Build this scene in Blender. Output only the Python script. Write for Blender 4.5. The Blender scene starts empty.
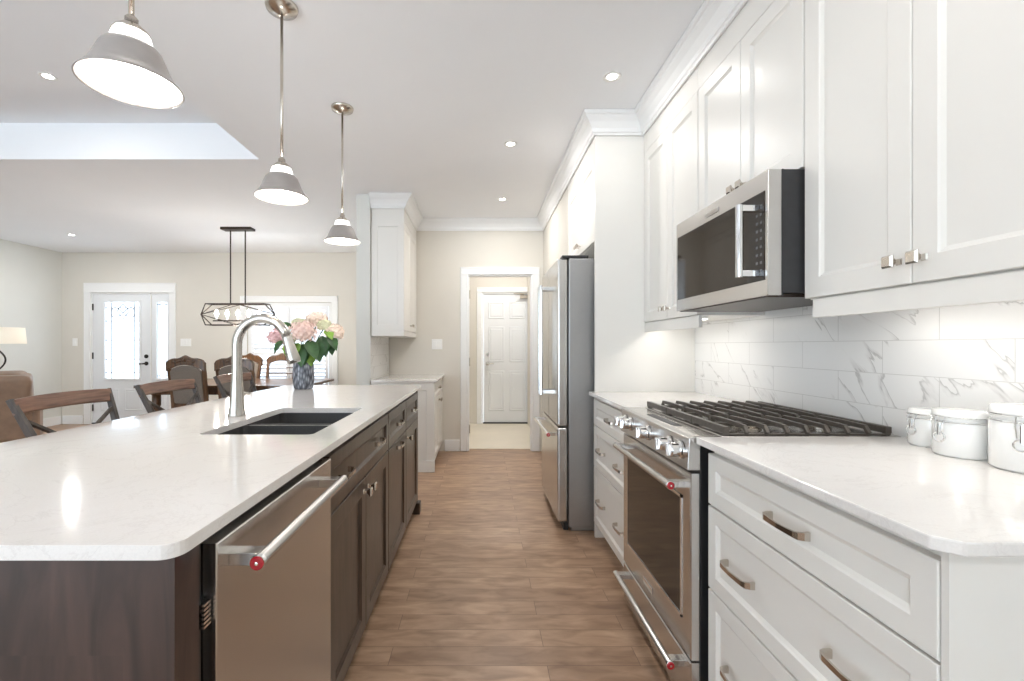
import bpy, bmesh, math, random
from mathutils import Vector, Matrix, Quaternion
random.seed(7)
S = bpy.context.scene
COL = S.collection
R = math.radians
PI = math.pi

# ------------------------------------------------------------------ camera / world / exposure
cam_d = bpy.data.cameras.new('camera'); cam = bpy.data.objects.new('camera', cam_d); COL.objects.link(cam)
cam.location = (0, 0, 1.2); cam.rotation_euler = (R(90), 0, 0)
cam_d.sensor_fit = 'HORIZONTAL'; cam_d.sensor_width = 36; cam_d.lens = 36 * 455 / 1024
cam_d.shift_x = 31 / 1024; cam_d.shift_y = 5.5 / 1024
cam_d.clip_start = 0.02
S.camera = cam
w = bpy.data.worlds.new('daylight'); S.world = w; w.use_nodes = True
_nt = w.node_tree; _g = _nt.nodes.new('ShaderNodeTexCoord'); _s = _nt.nodes.new('ShaderNodeSeparateXYZ'); _r = _nt.nodes.new('ShaderNodeMapRange')
_nt.links.new(_g.outputs['Generated'], _s.inputs[0]); _nt.links.new(_s.outputs['Z'], _r.inputs[0])
_r.inputs['From Min'].default_value = -.25; _r.inputs['From Max'].default_value = .1      # lower half of the world made brighter to lift the ceiling, softer sky
_r.inputs['To Min'].default_value = 3.4; _r.inputs['To Max'].default_value = 2.0
_nt.links.new(_r.outputs[0], _nt.nodes['Background'].inputs[1])
_nt.nodes['Background'].inputs[0].default_value = (0.76, 0.885, 1.0, 1)
S.view_settings.view_transform = 'Standard'; S.view_settings.look = 'None'
S.view_settings.gamma = 1; S.view_settings.exposure = 1.18
S.view_settings.use_curve_mapping = False
LAMP_W = 4.3          # each recessed ceiling lamp
PEND_W = 1.3          # each pendant bulb

# ------------------------------------------------------------------ materials
def nmat(name):
    m = bpy.data.materials.new(name); m.use_nodes = True
    nt = m.node_tree; b = nt.nodes['Principled BSDF']
    return m, nt, b
def N(nt, t, **kw):
    n = nt.nodes.new(t)
    for k, v in kw.items():
        if hasattr(n, k): setattr(n, k, v)
        else: n.inputs[k.replace('_', ' ')].default_value = v
    return n
def L(nt, a, b): nt.links.new(a, b)
def c4(c): return (c[0], c[1], c[2], 1)
def srgb(r, g, b):
    f = lambda v: (v/255/12.92) if v/255 <= .04045 else ((v/255+.055)/1.055)**2.4
    return (f(r), f(g), f(b))
def coords(nt, scale=(1, 1, 1), world=True, rot=(0, 0, 0)):
    mp = nt.nodes.new('ShaderNodeMapping'); mp.inputs['Scale'].default_value = scale
    mp.inputs['Rotation'].default_value = rot
    if world: g = nt.nodes.new('ShaderNodeNewGeometry'); L(nt, g.outputs['Position'], mp.inputs[0])
    else: g = nt.nodes.new('ShaderNodeTexCoord'); L(nt, g.outputs['Object'], mp.inputs[0])
    return mp.outputs[0]
def ramp(nt, src, stops):
    r = nt.nodes.new('ShaderNodeValToRGB'); e = r.color_ramp.elements
    e[0].position, e[0].color = stops[0][0], c4(stops[0][1]); e[1].position, e[1].color = stops[-1][0], c4(stops[-1][1])
    for p, c in stops[1:-1]:
        x = e.new(p); x.color = c4(c)
    L(nt, src, r.inputs[0]); return r.outputs[0]
def bump(nt, b, src, s, d=.002):
    n = nt.nodes.new('ShaderNodeBump'); n.inputs['Strength'].default_value = s; n.inputs['Distance'].default_value = d
    L(nt, src, n.inputs['Height']); L(nt, n.outputs[0], b.inputs['Normal'])
def simple(name, col, rough=.5, metal=0, coat=0, var=.03, ns=30, bs=.0, world=False, **kw):
    m, nt, b = nmat(name)
    b.inputs['Roughness'].default_value = rough; b.inputs['Metallic'].default_value = metal
    b.inputs['Coat Weight'].default_value = coat
    t = N(nt, 'ShaderNodeTexNoise'); t.inputs['Scale'].default_value = ns; t.inputs['Detail'].default_value = 3
    L(nt, coords(nt, world=world), t.inputs['Vector'])
    lo = tuple(max(0, x*(1-var)) for x in col); hi = tuple(min(1, x*(1+var)) for x in col)
    L(nt, ramp(nt, t.outputs[0], [(.3, lo), (.7, hi)]), b.inputs['Base Color'])
    if bs: bump(nt, b, t.outputs[0], bs)
    for k, v in kw.items(): b.inputs[k.replace('_', ' ')].default_value = v
    return m
def emit(name, col, s):
    m, nt, b = nmat(name); b.inputs['Base Color'].default_value = c4(col)
    b.inputs['Emission Color'].default_value = c4(col); b.inputs['Emission Strength'].default_value = s
    return m
def metal(name, col, rough, axis=(1, 1, 60), bs=.05):
    m, nt, b = nmat(name); b.inputs['Metallic'].default_value = 1
    t = N(nt, 'ShaderNodeTexNoise'); t.inputs['Scale'].default_value = 12; t.inputs['Detail'].default_value = 4
    L(nt, coords(nt, axis), t.inputs['Vector'])
    L(nt, ramp(nt, t.outputs[0], [(.3, tuple(x*.98 for x in col)), (.7, tuple(min(1, x*1.015) for x in col))]), b.inputs['Base Color'])
    mr = N(nt, 'ShaderNodeMapRange'); mr.inputs['To Min'].default_value = rough*.95; mr.inputs['To Max'].default_value = rough*1.06
    L(nt, t.outputs[0], mr.inputs[0]); L(nt, mr.outputs[0], b.inputs['Roughness'])
    return m
def wood(name, c1, c2, axis, rough=.35, scale=3, coat=0):
    m, nt, b = nmat(name); b.inputs['Roughness'].default_value = rough; b.inputs['Coat Weight'].default_value = coat
    t = N(nt, 'ShaderNodeTexNoise'); t.inputs['Scale'].default_value = scale; t.inputs['Detail'].default_value = 8; t.inputs['Distortion'].default_value = 1.2
    L(nt, coords(nt, axis, world=False), t.inputs['Vector'])
    L(nt, ramp(nt, t.outputs[0], [(.3, c1), (.7, c2)]), b.inputs['Base Color'])
    bump(nt, b, t.outputs[0], .08, .001); return m

WALL = simple('greige paint', srgb(223, 218, 208), .75, var=.01, ns=4, world=True)
WALLW = simple('pale grey paint', srgb(226, 226, 220), .75, var=.01, ns=4, world=True)
CEIL = simple('ceiling paint', srgb(246, 247, 249), .85, var=.006, ns=3, world=True)
TRIM = simple('white trim paint', srgb(243, 243, 242), .4, var=.005, ns=5, world=True)
CAB = simple('white cabinet lacquer', srgb(238, 235, 229), .33, var=.006, ns=5, world=True)
DOORP = simple('white door paint', srgb(236, 238, 240), .45, var=.006, ns=5, world=True)
DARKW = wood('espresso stained maple', srgb(54, 44, 36), srgb(82, 67, 56), (9, 9, 1.2), .32, 3, .15)
ENDW = wood('dark stained end panel wood', srgb(48, 37, 34), srgb(78, 60, 54), (7, 7, 1.0), .3, 3, .2)
STEEL = metal('brushed stainless steel', (.60, .585, .565), .26, (60, 1, 1))
STEELV = metal('brushed stainless door', (.64, .625, .605), .26, (1, 1, 50))
FRIDGE_SIDE = metal('grey painted fridge side', (.42, .42, .42), .42, (3, 3, 3), .02)
FAUCETM = metal('brushed faucet nickel', (.56, .535, .50), .27, (.3, .3, .3), 0)
NICKEL = metal('satin nickel', (.60, .55, .49), .22, (5, 5, 5), .02)
CHROME = metal('polished chrome', (.82, .82, .82), .1, (4, 4, 4), .0)
IRON = simple('matte cast iron', srgb(88, 82, 76), .42, .3, var=.15, ns=60, bs=.1)
BLACK = simple('black enamel', (.012, .012, .013), .3, var=.1)
BLACKP = simple('black plastic', (.03, .03, .032), .45, var=.1)
RED = simple('red enamel', srgb(170, 20, 35), .2, var=.05, coat=.5)
GLASSB = simple('black oven glass', (.03, .022, .016), .06, var=.1, coat=.1, IOR=1.38)
SINKM = simple('charcoal granite composite', srgb(62, 61, 60), .45, var=.2, ns=300, bs=.1)
DIVM = simple('pale grey sink divider', srgb(150, 144, 136), .35, var=.1, ns=200)  # divider in a paler grey than the charcoal bowls
BRONZE = simple('dark bronze metal', srgb(62, 52, 46), .4, .6, var=.1)
HANDM = simple('dark bronze iron', srgb(48, 44, 42), .4, .5, var=.1)
CERAM = simple('white glazed ceramic', srgb(246, 246, 244), .12, var=.005, coat=.6)
LEATHER = simple('brown leather', srgb(142, 116, 96), .42, var=.18, ns=9, bs=.35)
STOOLW = wood('weathered brown seat wood', srgb(92, 62, 50), srgb(150, 112, 92), (2, 1, 14), .3, 4, .3)
STOOLG = wood('grey-brown stool frame', srgb(52, 44, 40), srgb(82, 72, 66), (8, 8, 1), .4, 3)
CHAIRW = wood('walnut dining wood', srgb(64, 43, 27), srgb(112, 77, 46), (6, 6, 1.5), .35, 4, .3)
TAUPE = simple('taupe upholstery', srgb(126, 116, 106), .9, var=.12, ns=120, bs=.2)
CREAMF = simple('cream patterned fabric', srgb(206, 200, 188), .9, var=.08, ns=60, bs=.2)
FABRIC = simple('linen lampshade', srgb(240, 234, 222), .8, var=.02, ns=150, Transmission_Weight=.0, Emission_Color=c4(srgb(255, 238, 210)), Emission_Strength=.12)
CUSH = simple('beige cushion fabric', srgb(198, 184, 168), .9, var=.08, ns=100, bs=.2)
TILEF = simple('cream entry tile', srgb(224, 214, 196), .3, var=.05, ns=2.5, world=True)
MAT = simple('charcoal doormat', srgb(70, 66, 62), .95, var=.2, ns=200, bs=.4)
PLATE = simple('white switch plastic', srgb(244, 243, 240), .3, var=.003)
BULB = emit('glowing bulb', (1, .93, .82), 14)
LAMPE = emit('lit downlight lens', (1, .96, .9), 7)
NECK = emit('lit frosted neck glass', (1, .97, .93), 2.2)
PSHADE = simple('silvery frosted glass', srgb(176, 170, 166), .3, .45, var=.05, ns=20, coat=.4)
PLINER = simple('white inner glass', srgb(252, 250, 246), .5, var=.003, Emission_Color=(1, .97, .92, 1), Emission_Strength=.9)
LEAD = simple('zinc came', srgb(96, 98, 102), .4, .5, var=.05)
SHUT = simple('white shutter louvre', srgb(246, 247, 250), .5, var=.004, world=True)
def m_pane(name, rough, tint):
    m, nt, b = nmat(name); b.inputs['Base Color'].default_value = c4(tint); b.inputs['Transmission Weight'].default_value = 1
    b.inputs['Roughness'].default_value = rough; b.inputs['IOR'].default_value = 1.02
    return m
FROST = m_pane('frosted door glass', .3, (.62, .63, .65))
CLEAR = m_pane('clear window glass', .0, (.85, .86, .87))

def m_quartz():
    m, nt, b = nmat('white veined quartz')
    co = coords(nt, (1, 1, 1))
    t = N(nt, 'ShaderNodeTexNoise'); t.inputs['Scale'].default_value = 3.2; t.inputs['Detail'].default_value = 9; t.inputs['Distortion'].default_value = 1.8; t.inputs['Roughness'].default_value = .65
    L(nt, co, t.inputs['Vector'])
    base = srgb(240, 236, 232); v = srgb(232, 227, 223)
    col = ramp(nt, t.outputs[0], [(.40, base), (.485, base), (.50, v), (.515, base), (.8, srgb(237, 232, 228))])
    t2 = N(nt, 'ShaderNodeTexNoise'); t2.inputs['Scale'].default_value = 260; t2.inputs['Detail'].default_value = 2; L(nt, co, t2.inputs['Vector'])
    mx = N(nt, 'ShaderNodeMixRGB'); mx.blend_type = 'MULTIPLY'; mx.inputs[0].default_value = .5
    L(nt, col, mx.inputs[1]); L(nt, ramp(nt, t2.outputs[0], [(.35, (.93, .93, .93)), (.6, (1, 1, 1))]), mx.inputs[2])
    L(nt, mx.outputs[0], b.inputs['Base Color'])
    b.inputs['Roughness'].default_value = .1; b.inputs['Coat Weight'].default_value = .3; b.inputs['Coat Roughness'].default_value = .04
    return m
QUARTZ = m_quartz()
def m_tile():
    m, nt, b = nmat('marble subway tile')
    g = nt.nodes.new('ShaderNodeNewGeometry'); sp = nt.nodes.new('ShaderNodeSeparateXYZ'); L(nt, g.outputs['Position'], sp.inputs[0])
    cb = nt.nodes.new('ShaderNodeCombineXYZ'); L(nt, sp.outputs['Y'], cb.inputs['X']); L(nt, sp.outputs['Z'], cb.inputs['Y'])
    mp = nt.nodes.new('ShaderNodeMapping'); mp.inputs['Location'].default_value = (-1.33+.377*6.5, -.998+.11*20, 0); L(nt, cb.outputs[0], mp.inputs[0])
    br = nt.nodes.new('ShaderNodeTexBrick'); br.offset = .5; br.inputs['Scale'].default_value = 1
    br.inputs['Brick Width'].default_value = .377; br.inputs['Row Height'].default_value = .11; br.inputs['Mortar Size'].default_value = .0013
    br.inputs['Mortar Smooth'].default_value = .3
    br.inputs['Color1'].default_value = (0, 0, 0, 1); br.inputs['Color2'].default_value = (1, 1, 1, 1); br.inputs['Mortar'].default_value = (.5, .5, .5, 1)
    L(nt, mp.outputs[0], br.inputs[0])
    # veins: diagonal, different in each tile
    add = N(nt, 'ShaderNodeVectorMath'); add.operation = 'ADD'
    sc = N(nt, 'ShaderNodeVectorMath'); sc.operation = 'SCALE'; sc.inputs['Scale'].default_value = 6; L(nt, br.outputs['Color'], sc.inputs[0])
    mp3 = nt.nodes.new('ShaderNodeMapping'); mp3.inputs['Rotation'].default_value = (0, 0, R(-48)); L(nt, cb.outputs[0], mp3.inputs[0])
    mp2 = nt.nodes.new('ShaderNodeMapping'); mp2.inputs['Scale'].default_value = (.75, 2.6, 1); L(nt, mp3.outputs[0], mp2.inputs[0])
    L(nt, mp2.outputs[0], add.inputs[0]); L(nt, sc.outputs[0], add.inputs[1])
    t = N(nt, 'ShaderNodeTexNoise'); t.inputs['Scale'].default_value = 2.0; t.inputs['Detail'].default_value = 5; t.inputs['Distortion'].default_value = .5; L(nt, add.outputs[0], t.inputs['Vector'])
    w_ = srgb(243, 242, 240)
    v = ramp(nt, t.outputs[0], [(.2, w_), (.492, w_), (.498, srgb(188, 186, 183)), (.504, srgb(228, 226, 224)), (.52, w_), (.9, w_)])
    tm = N(nt, 'ShaderNodeTexNoise'); tm.inputs['Scale'].default_value = 3.4; L(nt, add.outputs[0], tm.inputs['Vector'])
    mm = N(nt, 'ShaderNodeMixRGB'); L(nt, ramp(nt, tm.outputs[0], [(.38, (0, 0, 0)), (.5, (1, 1, 1))]), mm.inputs[0])
    mm.inputs[1].default_value = c4(w_); L(nt, v, mm.inputs[2])
    mx = N(nt, 'ShaderNodeMixRGB'); L(nt, br.outputs['Fac'], mx.inputs[0]); L(nt, mm.outputs[0], mx.inputs[1]); mx.inputs[2].default_value = c4(srgb(216, 214, 211))
    L(nt, mx.outputs[0], b.inputs['Base Color'])
    b.inputs['Roughness'].default_value = .2
    inv = N(nt, 'ShaderNodeMath'); inv.operation = 'SUBTRACT'; inv.inputs[0].default_value = 1; L(nt, br.outputs['Fac'], inv.inputs[1])
    bump(nt, b, inv.outputs[0], .4, .001)
    return m
TILE = m_tile()
def m_floor():
    m, nt, b = nmat('wire brushed hardwood planks')
    g = nt.nodes.new('ShaderNodeNewGeometry')
    br = nt.nodes.new('ShaderNodeTexBrick'); br.offset = .37; br.offset_frequency = 2; br.inputs['Scale'].default_value = 1
    br.inputs['Brick Width'].default_value = .95; br.inputs['Row Height'].default_value = .108; br.inputs['Mortar Size'].default_value = .0011
    br.inputs['Color1'].default_value = (0, 0, 0, 1); br.inputs['Color2'].default_value = (1, 1, 1, 1); br.inputs['Mortar'].default_value = (.0, .0, .0, 1)
    mp0 = nt.nodes.new('ShaderNodeMapping'); mp0.inputs['Location'].default_value = (20.3, 20, 0); L(nt, g.outputs['Position'], mp0.inputs[0])
    L(nt, mp0.outputs[0], br.inputs[0])
    sc = N(nt, 'ShaderNodeVectorMath'); sc.operation = 'SCALE'; sc.inputs['Scale'].default_value = 9; L(nt, br.outputs['Color'], sc.inputs[0])
    mp = nt.nodes.new('ShaderNodeMapping'); mp.inputs['Scale'].default_value = (3.2, 11, 1); L(nt, g.outputs['Position'], mp.inputs[0])
    add = N(nt, 'ShaderNodeVectorMath'); add.operation = 'ADD'; L(nt, mp.outputs[0], add.inputs[0]); L(nt, sc.outputs[0], add.inputs[1])
    t = N(nt, 'ShaderNodeTexNoise'); t.inputs['Scale'].default_value = 2; t.inputs['Detail'].default_value = 9; t.inputs['Distortion'].default_value = .6; L(nt, add.outputs[0], t.inputs['Vector'])
    grain = ramp(nt, t.outputs[0], [(.28, srgb(142, 112, 89)), (.5, srgb(170, 139, 113)), (.72, srgb(190, 158, 131))])
    tint = ramp(nt, br.outputs['Color'], [(0, (.84, .81, .80)), (.5, (1, .985, .97)), (1, (1.08, 1.08, 1.07))])
    mx = N(nt, 'ShaderNodeMixRGB'); mx.blend_type = 'MULTIPLY'; mx.inputs[0].default_value = .85; L(nt, grain, mx.inputs[1]); L(nt, tint, mx.inputs[2])
    m2 = N(nt, 'ShaderNodeMixRGB'); L(nt, br.outputs['Fac'], m2.inputs[0]); L(nt, mx.outputs[0], m2.inputs[1]); m2.inputs[2].default_value = c4(srgb(112, 86, 70))
    L(nt, m2.outputs[0], b.inputs['Base Color']); b.inputs['Roughness'].default_value = .3
    mr = N(nt, 'ShaderNodeMapRange'); mr.inputs['To Min'].default_value = .26; mr.inputs['To Max'].default_value = .42; L(nt, t.outputs[0], mr.inputs[0]); L(nt, mr.outputs[0], b.inputs['Roughness'])
    bump(nt, b, t.outputs[0], .12, .001)
    return m
FLOOR = m_floor()
def m_vase():
    m, nt, b = nmat('mottled grey vase glaze')
    t = N(nt, 'ShaderNodeTexVoronoi'); t.inputs['Scale'].default_value = 70
    L(nt, coords(nt, (1, 1, .35), world=False), t.inputs['Vector'])
    L(nt, ramp(nt, t.outputs[0], [(.05, srgb(190, 194, 202)), (.45, srgb(118, 122, 132)), (.8, srgb(58, 60, 68))]), b.inputs['Base Color'])
    b.inputs['Roughness'].default_value = .35; bump(nt, b, t.outputs[0], .5, .002); return m
VASEM = m_vase()
PETP = simple('blush petal', srgb(244, 200, 200), .6, var=.1, ns=25)
PETB = simple('pale blush petal', srgb(248, 218, 208), .6, var=.08, ns=25)
PETC = simple('cream petal', srgb(250, 228, 212), .6, var=.06, ns=25)
PETG = simple('cream green petal', srgb(240, 238, 205), .6, var=.08, ns=25)
LEAFD = simple('deep green leaf', srgb(52, 88, 46), .4, var=.3, ns=25)
LEAFL = simple('bright green leaf', srgb(120, 158, 60), .4, var=.3, ns=25)

# ------------------------------------------------------------------ mesh helpers
OFF = Vector((0, 0, 0))
def finish(o, m, bev=0, smooth=False, seg=2, sub=0):
    me = o.data
    me.materials.append(m)
    if smooth:
        for p in me.polygons: p.use_smooth = True
    if bev:
        md = o.modifiers.new('bevel', 'BEVEL'); md.width = bev; md.segments = seg; md.limit_method = 'ANGLE'; md.angle_limit = R(40)
    if sub:
        md = o.modifiers.new('subsurf', 'SUBSURF'); md.levels = sub; md.render_levels = sub
def obj(name, bm, m, parent=None, bev=0, smooth=False, seg=2, sub=0, label=None):
    bmesh.ops.recalc_face_normals(bm, faces=bm.faces[:])
    me = bpy.data.meshes.new(name)
    if parent is None:
        xs = [v.co.copy() for v in bm.verts]
        lo = Vector([min(c[i] for c in xs) for i in range(3)]); hi = Vector([max(c[i] for c in xs) for i in range(3)])
        base = Vector(((lo.x+hi.x)/2, (lo.y+hi.y)/2, lo.z))
    else: base = OFF
    bmesh.ops.translate(bm, verts=bm.verts[:], vec=-base)
    bm.to_mesh(me); bm.free()
    o = bpy.data.objects.new(name, me); COL.objects.link(o)
    if parent is None: o.location = base
    else: o.parent = parent
    finish(o, m, bev, smooth, seg, sub)
    if label: o['label'] = label
    return o
def tag(o, label, cat, group=None):
    o['label'] = label; o['category'] = cat
    if group: o['group'] = group
    return o
def thing(name, label, cat, loc=(0, 0, 0), group=None):
    global OFF
    o = bpy.data.objects.new(name, None); COL.objects.link(o); o.empty_display_size = .1
    o.location = loc; OFF = Vector(loc); tag(o, label, cat, group); return o
def struct(name, bm, m, **k):
    o = obj(name, bm, m, **k); o['kind'] = 'structure'; return o
def dup(root, loc, rz=0, label=None, group=None):
    r = root.copy(); COL.objects.link(r); r.location = loc; r.rotation_euler = (0, 0, rz)
    if label: r['label'] = label
    if group: r['group'] = group
    for ch in list(root.children):
        c = ch.copy(); COL.objects.link(c); c.parent = r
        for g in ch.children:
            d = g.copy(); COL.objects.link(d); d.parent = c
    return r
def BM(): return bmesh.new()
def box(bm, x0, x1, y0, y1, z0, z1):
    v = [bm.verts.new((x, y, z)) for z in (z0, z1) for y in (y0, y1) for x in (x0, x1)]
    for f in ((0, 1, 3, 2), (4, 6, 7, 5), (0, 4, 5, 1), (2, 3, 7, 6), (0, 2, 6, 4), (1, 5, 7, 3)):
        bm.faces.new([v[i] for i in f])
    return bm
def B(*a): return box(BM(), *a)
def rings(bm, o, u, v, n, w, h, rg, cap=True):
    o, u, v, n = Vector(o), Vector(u), Vector(v), Vector(n); prev = None
    for i, (s, z) in enumerate(rg):
        q = [bm.verts.new(o+u*a+v*b+n*z) for a, b in ((s, s), (w-s, s), (w-s, h-s), (s, h-s))]
        if i == 0: bm.faces.new(q)
        if prev:
            for k in range(4): bm.faces.new((prev[k], prev[(k+1) % 4], q[(k+1) % 4], q[k]))
        prev = q
    if cap: bm.faces.new(prev)
    return bm
def shaker(o, u, n, w, h, fr=.055, t=.02, dep=.009):
    return rings(BM(), o, u, (0, 0, 1), n, w, h, [(0, 0), (0, t-.002), (.002, t), (fr, t), (fr+.004, t-.004), (fr+.012, t-dep), (fr+.013, t-dep)])
def frame_of(d):
    d = d.normalized(); a = Vector((0, 0, 1)) if abs(d.z) < .9 else Vector((1, 0, 0))
    x = a.cross(d).normalized(); return x, d.cross(x).normalized()
def tube(bm, pts, r, n=10, cap=True):
    pts = [Vector(p) for p in pts]; rr = r if isinstance(r, (list, tuple)) else [r]*len(pts)
    x = None; prev = None
    for i, p in enumerate(pts):
        d = (pts[min(i+1, len(pts)-1)]-pts[max(i-1, 0)]).normalized()
        if x is None: x, y = frame_of(d)
        else:
            x = (x-d*x.dot(d)).normalized(); y = d.cross(x).normalized()
        q = [bm.verts.new(p+(x*math.cos(2*PI*k/n)+y*math.sin(2*PI*k/n))*rr[i]) for k in range(n)]
        if prev:
            for k in range(n): bm.faces.new((prev[k], prev[(k+1) % n], q[(k+1) % n], q[k]))
        elif cap: bm.faces.new(q)
        prev = q
    if cap: bm.faces.new(prev)
    return bm
def strip(bm, pts, side, w, t):
    """rectangular bar swept along pts; side = direction of width w"""
    pts = [Vector(p) for p in pts]; side = Vector(side).normalized(); prev = None
    for i, p in enumerate(pts):
        d = (pts[min(i+1, len(pts)-1)]-pts[max(i-1, 0)]).normalized(); nn = side.cross(d).normalized()
        ww = w[i] if isinstance(w, (list, tuple)) else w; tt = t[i] if isinstance(t, (list, tuple)) else t
        q = [bm.verts.new(p+side*a*ww/2+nn*b*tt/2) for a, b in ((-1, -1), (1, -1), (1, 1), (-1, 1))]
        if prev:
            for k in range(4): bm.faces.new((prev[k], prev[(k+1) % 4], q[(k+1) % 4], q[k]))
        else: bm.faces.new(q)
        prev = q
    bm.faces.new(prev); return bm
def lathe(bm, prof, c, n=32, axis='z', caps=True):
    c = Vector(c); prev = None
    ax = {'z': (Vector((1, 0, 0)), Vector((0, 1, 0)), Vector((0, 0, 1))), 'x': (Vector((0, 1, 0)), Vector((0, 0, 1)), Vector((1, 0, 0))),
          'y': (Vector((0, 0, 1)), Vector((1, 0, 0)), Vector((0, 1, 0)))}[axis]
    for i, (r, z) in enumerate(prof):
        q = [bm.verts.new(c+(ax[0]*math.cos(2*PI*k/n)+ax[1]*math.sin(2*PI*k/n))*max(r, 1e-4)+ax[2]*z) for k in range(n)]
        if prev:
            for k in range(n): bm.faces.new((prev[k], prev[(k+1) % n], q[(k+1) % n], q[k]))
        elif caps: bm.faces.new(q)
        prev = q
    if caps: bm.faces.new(prev)
    return bm
def slab(bm, outer, z0, z1, holes=()):
    loops = [outer]+list(holes)
    for z in (z0, z1):
        es = []
        for lp in loops:
            vs = [bm.verts.new((x, y, z)) for x, y in lp]
            es += [bm.edges.new((vs[i], vs[(i+1) % len(vs)])) for i in range(len(vs))]
        bmesh.ops.triangle_fill(bm, edges=es, use_beauty=True)
    bm.verts.ensure_lookup_table(); k = 0; tot = sum(len(l) for l in loops)
    for lp in loops:
        n = len(lp)
        for i in range(n):
            a, b = k+i, k+(i+1) % n
            bm.faces.new((bm.verts[a], bm.verts[b], bm.verts[b+tot], bm.verts[a+tot]))
        k += n
    return bm
def rrect(x0, x1, y0, y1, rs, seg=6):
    if not isinstance(rs, (list, tuple)): rs = [rs]*4
    out = []
    for (cx, cy, sx, sy, a0), r in zip(((x0, y0, 1, 1, 180), (x1, y0, -1, 1, 270), (x1, y1, -1, -1, 0), (x0, y1, 1, -1, 90)), rs):
        if r <= 0: out.append((cx, cy)); continue
        for k in range(seg+1):
            a = R(a0+90*k/seg); out.append((cx+sx*r+r*math.cos(a), cy+sy*r+r*math.sin(a)))
    return out
def pull(c, u, n, Ln=.125, bw=.013):
    c, u, n = Vector(c), Vector(u), Vector(n); v = u.cross(n)
    P = [(-.5, 0), (-.5, .012), (-.47, .022), (-.40, .026), (-.2, .0285), (0, .03), (.2, .0285), (.40, .026), (.47, .022), (.5, .012), (.5, 0)]
    bm = strip(BM(), [c+u*a*Ln+n*b for a, b in P], v, [.019, .017, .016, bw, bw-.001, bw-.002, bw-.001, bw, .016, .017, .019], [.007, .007, .007, .006, .005, .005, .005, .006, .007, .007, .007])
    return bm
def knob(c, n, s=1.0):
    c, n = Vector(c), Vector(n); u = Vector((0, 1, 0)) if abs(n.x) > .5 else Vector((1, 0, 0)); v = Vector((0, 0, 1)); bm = BM(); prev = None
    for w_, z in ((.016, 0), (.012, .003), (.009, .012), (.017, .02), (.028, .026), (.03, .029), (.022, .034)):
        q = [bm.verts.new(c+u*a*w_/2*s+v*b*w_/2*s+n*z*s) for a, b in ((-1, -1), (1, -1), (1, 1), (-1, 1))]
        if prev:
            for k in range(4): bm.faces.new((prev[k], prev[(k+1) % 4], q[(k+1) % 4], q[k]))
        else: bm.faces.new(q)
        prev = q
    bm.faces.new(prev); return bm

# ------------------------------------------------------------------ THE SETTING
H = 2.64; WX = 1.345; LX = -6.45; FY = 5.2; BY = 7.0; NY = -2.8
struct('floor', B(LX-.15, WX+.15, NY-.15, BY+.15, -.1, 0), FLOOR)
o = struct('trim_1', B(-.9, 1.4, FY+.09, BY, .0005, .006), TILEF)        # light tile floor of the mudroom
o['label'] = 'cream floor tiles of the mudroom'
# ceiling with raised tray
TX0, TX1, TY0, TY1, TZ = -5.6, -1.71, -1.2, 3.51, 2.92
bm = BM()
box(bm, LX-.15, TX0, NY-.15, BY+.15, H, H+.35); box(bm, TX1, WX+.15, NY-.15, BY+.15, H, H+.35)
box(bm, TX0, TX1, NY-.15, TY0, H, H+.35); box(bm, TX0, TX1, TY1, BY+.15, H, H+.35); box(bm, TX0, TX1, TY0, TY1, TZ, H+.35)
struct('ceiling', bm, CEIL)
struct('wall_right', B(WX, WX+.12, NY-.15, BY+.15, 0, H-.001), WALLW)
def wall_y(name, y0, y1, x0, x1, holes, m):
    bm = BM(); x = x0
    for a, b, z0, z1 in sorted(holes):
        if a > x: box(bm, x, a, y0, y1, 0, H-.001)
        if z0 > 0: box(bm, a, b, y0, y1, 0, z0)
        box(bm, a, b, y0, y1, z1, H-.001); x = b
    if x1 > x: box(bm, x, x1, y0, y1, 0, H-.001)
    return struct(name, bm, m)
wall_y('wall_back', BY, BY+.12, LX, WX-.001, [(-6.0, -4.79, 0, 2.02), (-3.6, -2.3, .32, 1.87), (.005, .795, 0, 2.03)], WALL)
wall_y('wall_hall', FY, FY+.1, -1.054, .714, [(-.149, .583, 0, 2.015)], WALL)
struct('wall_pantry', B(.715, WX-.001, 3.745, BY-.001, 0, H-.001), WALL)
struct('wall_partition', B(-1.184, -1.055, 4.32, BY-.001, 0, H-.001), WALLW)
struct('wall_left', B(LX-.12, LX, NY-.15, BY+.15, 0, H-.001), WALLW)
bm = BM(); y0, y1 = NY-.12, NY
box(bm, LX, -6.2, y0, y1, 0, H-.001); box(bm, -6.2, -.6, y0, y1, 2.3, H-.001); box(bm, -.6, WX, y0, y1, 0, H-.001); box(bm, -2.3, -2.0, y0, y1, 0, 2.3)
struct('wall_front', bm, WALLW)
# frames of unseen openings behind the viewpoint, shaped for the daylight they let in
bm = BM()
for a in (-6.2, -4.9, -3.6, -2.36): box(bm, a, a+.06, y0+.02, y1-.02, .0, 2.3)
for a in (-2.0, -.66): box(bm, a, a+.06, y0+.02, y1-.02, 0, 2.3)
struct('unseen_window_4', bm, TRIM)
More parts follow.
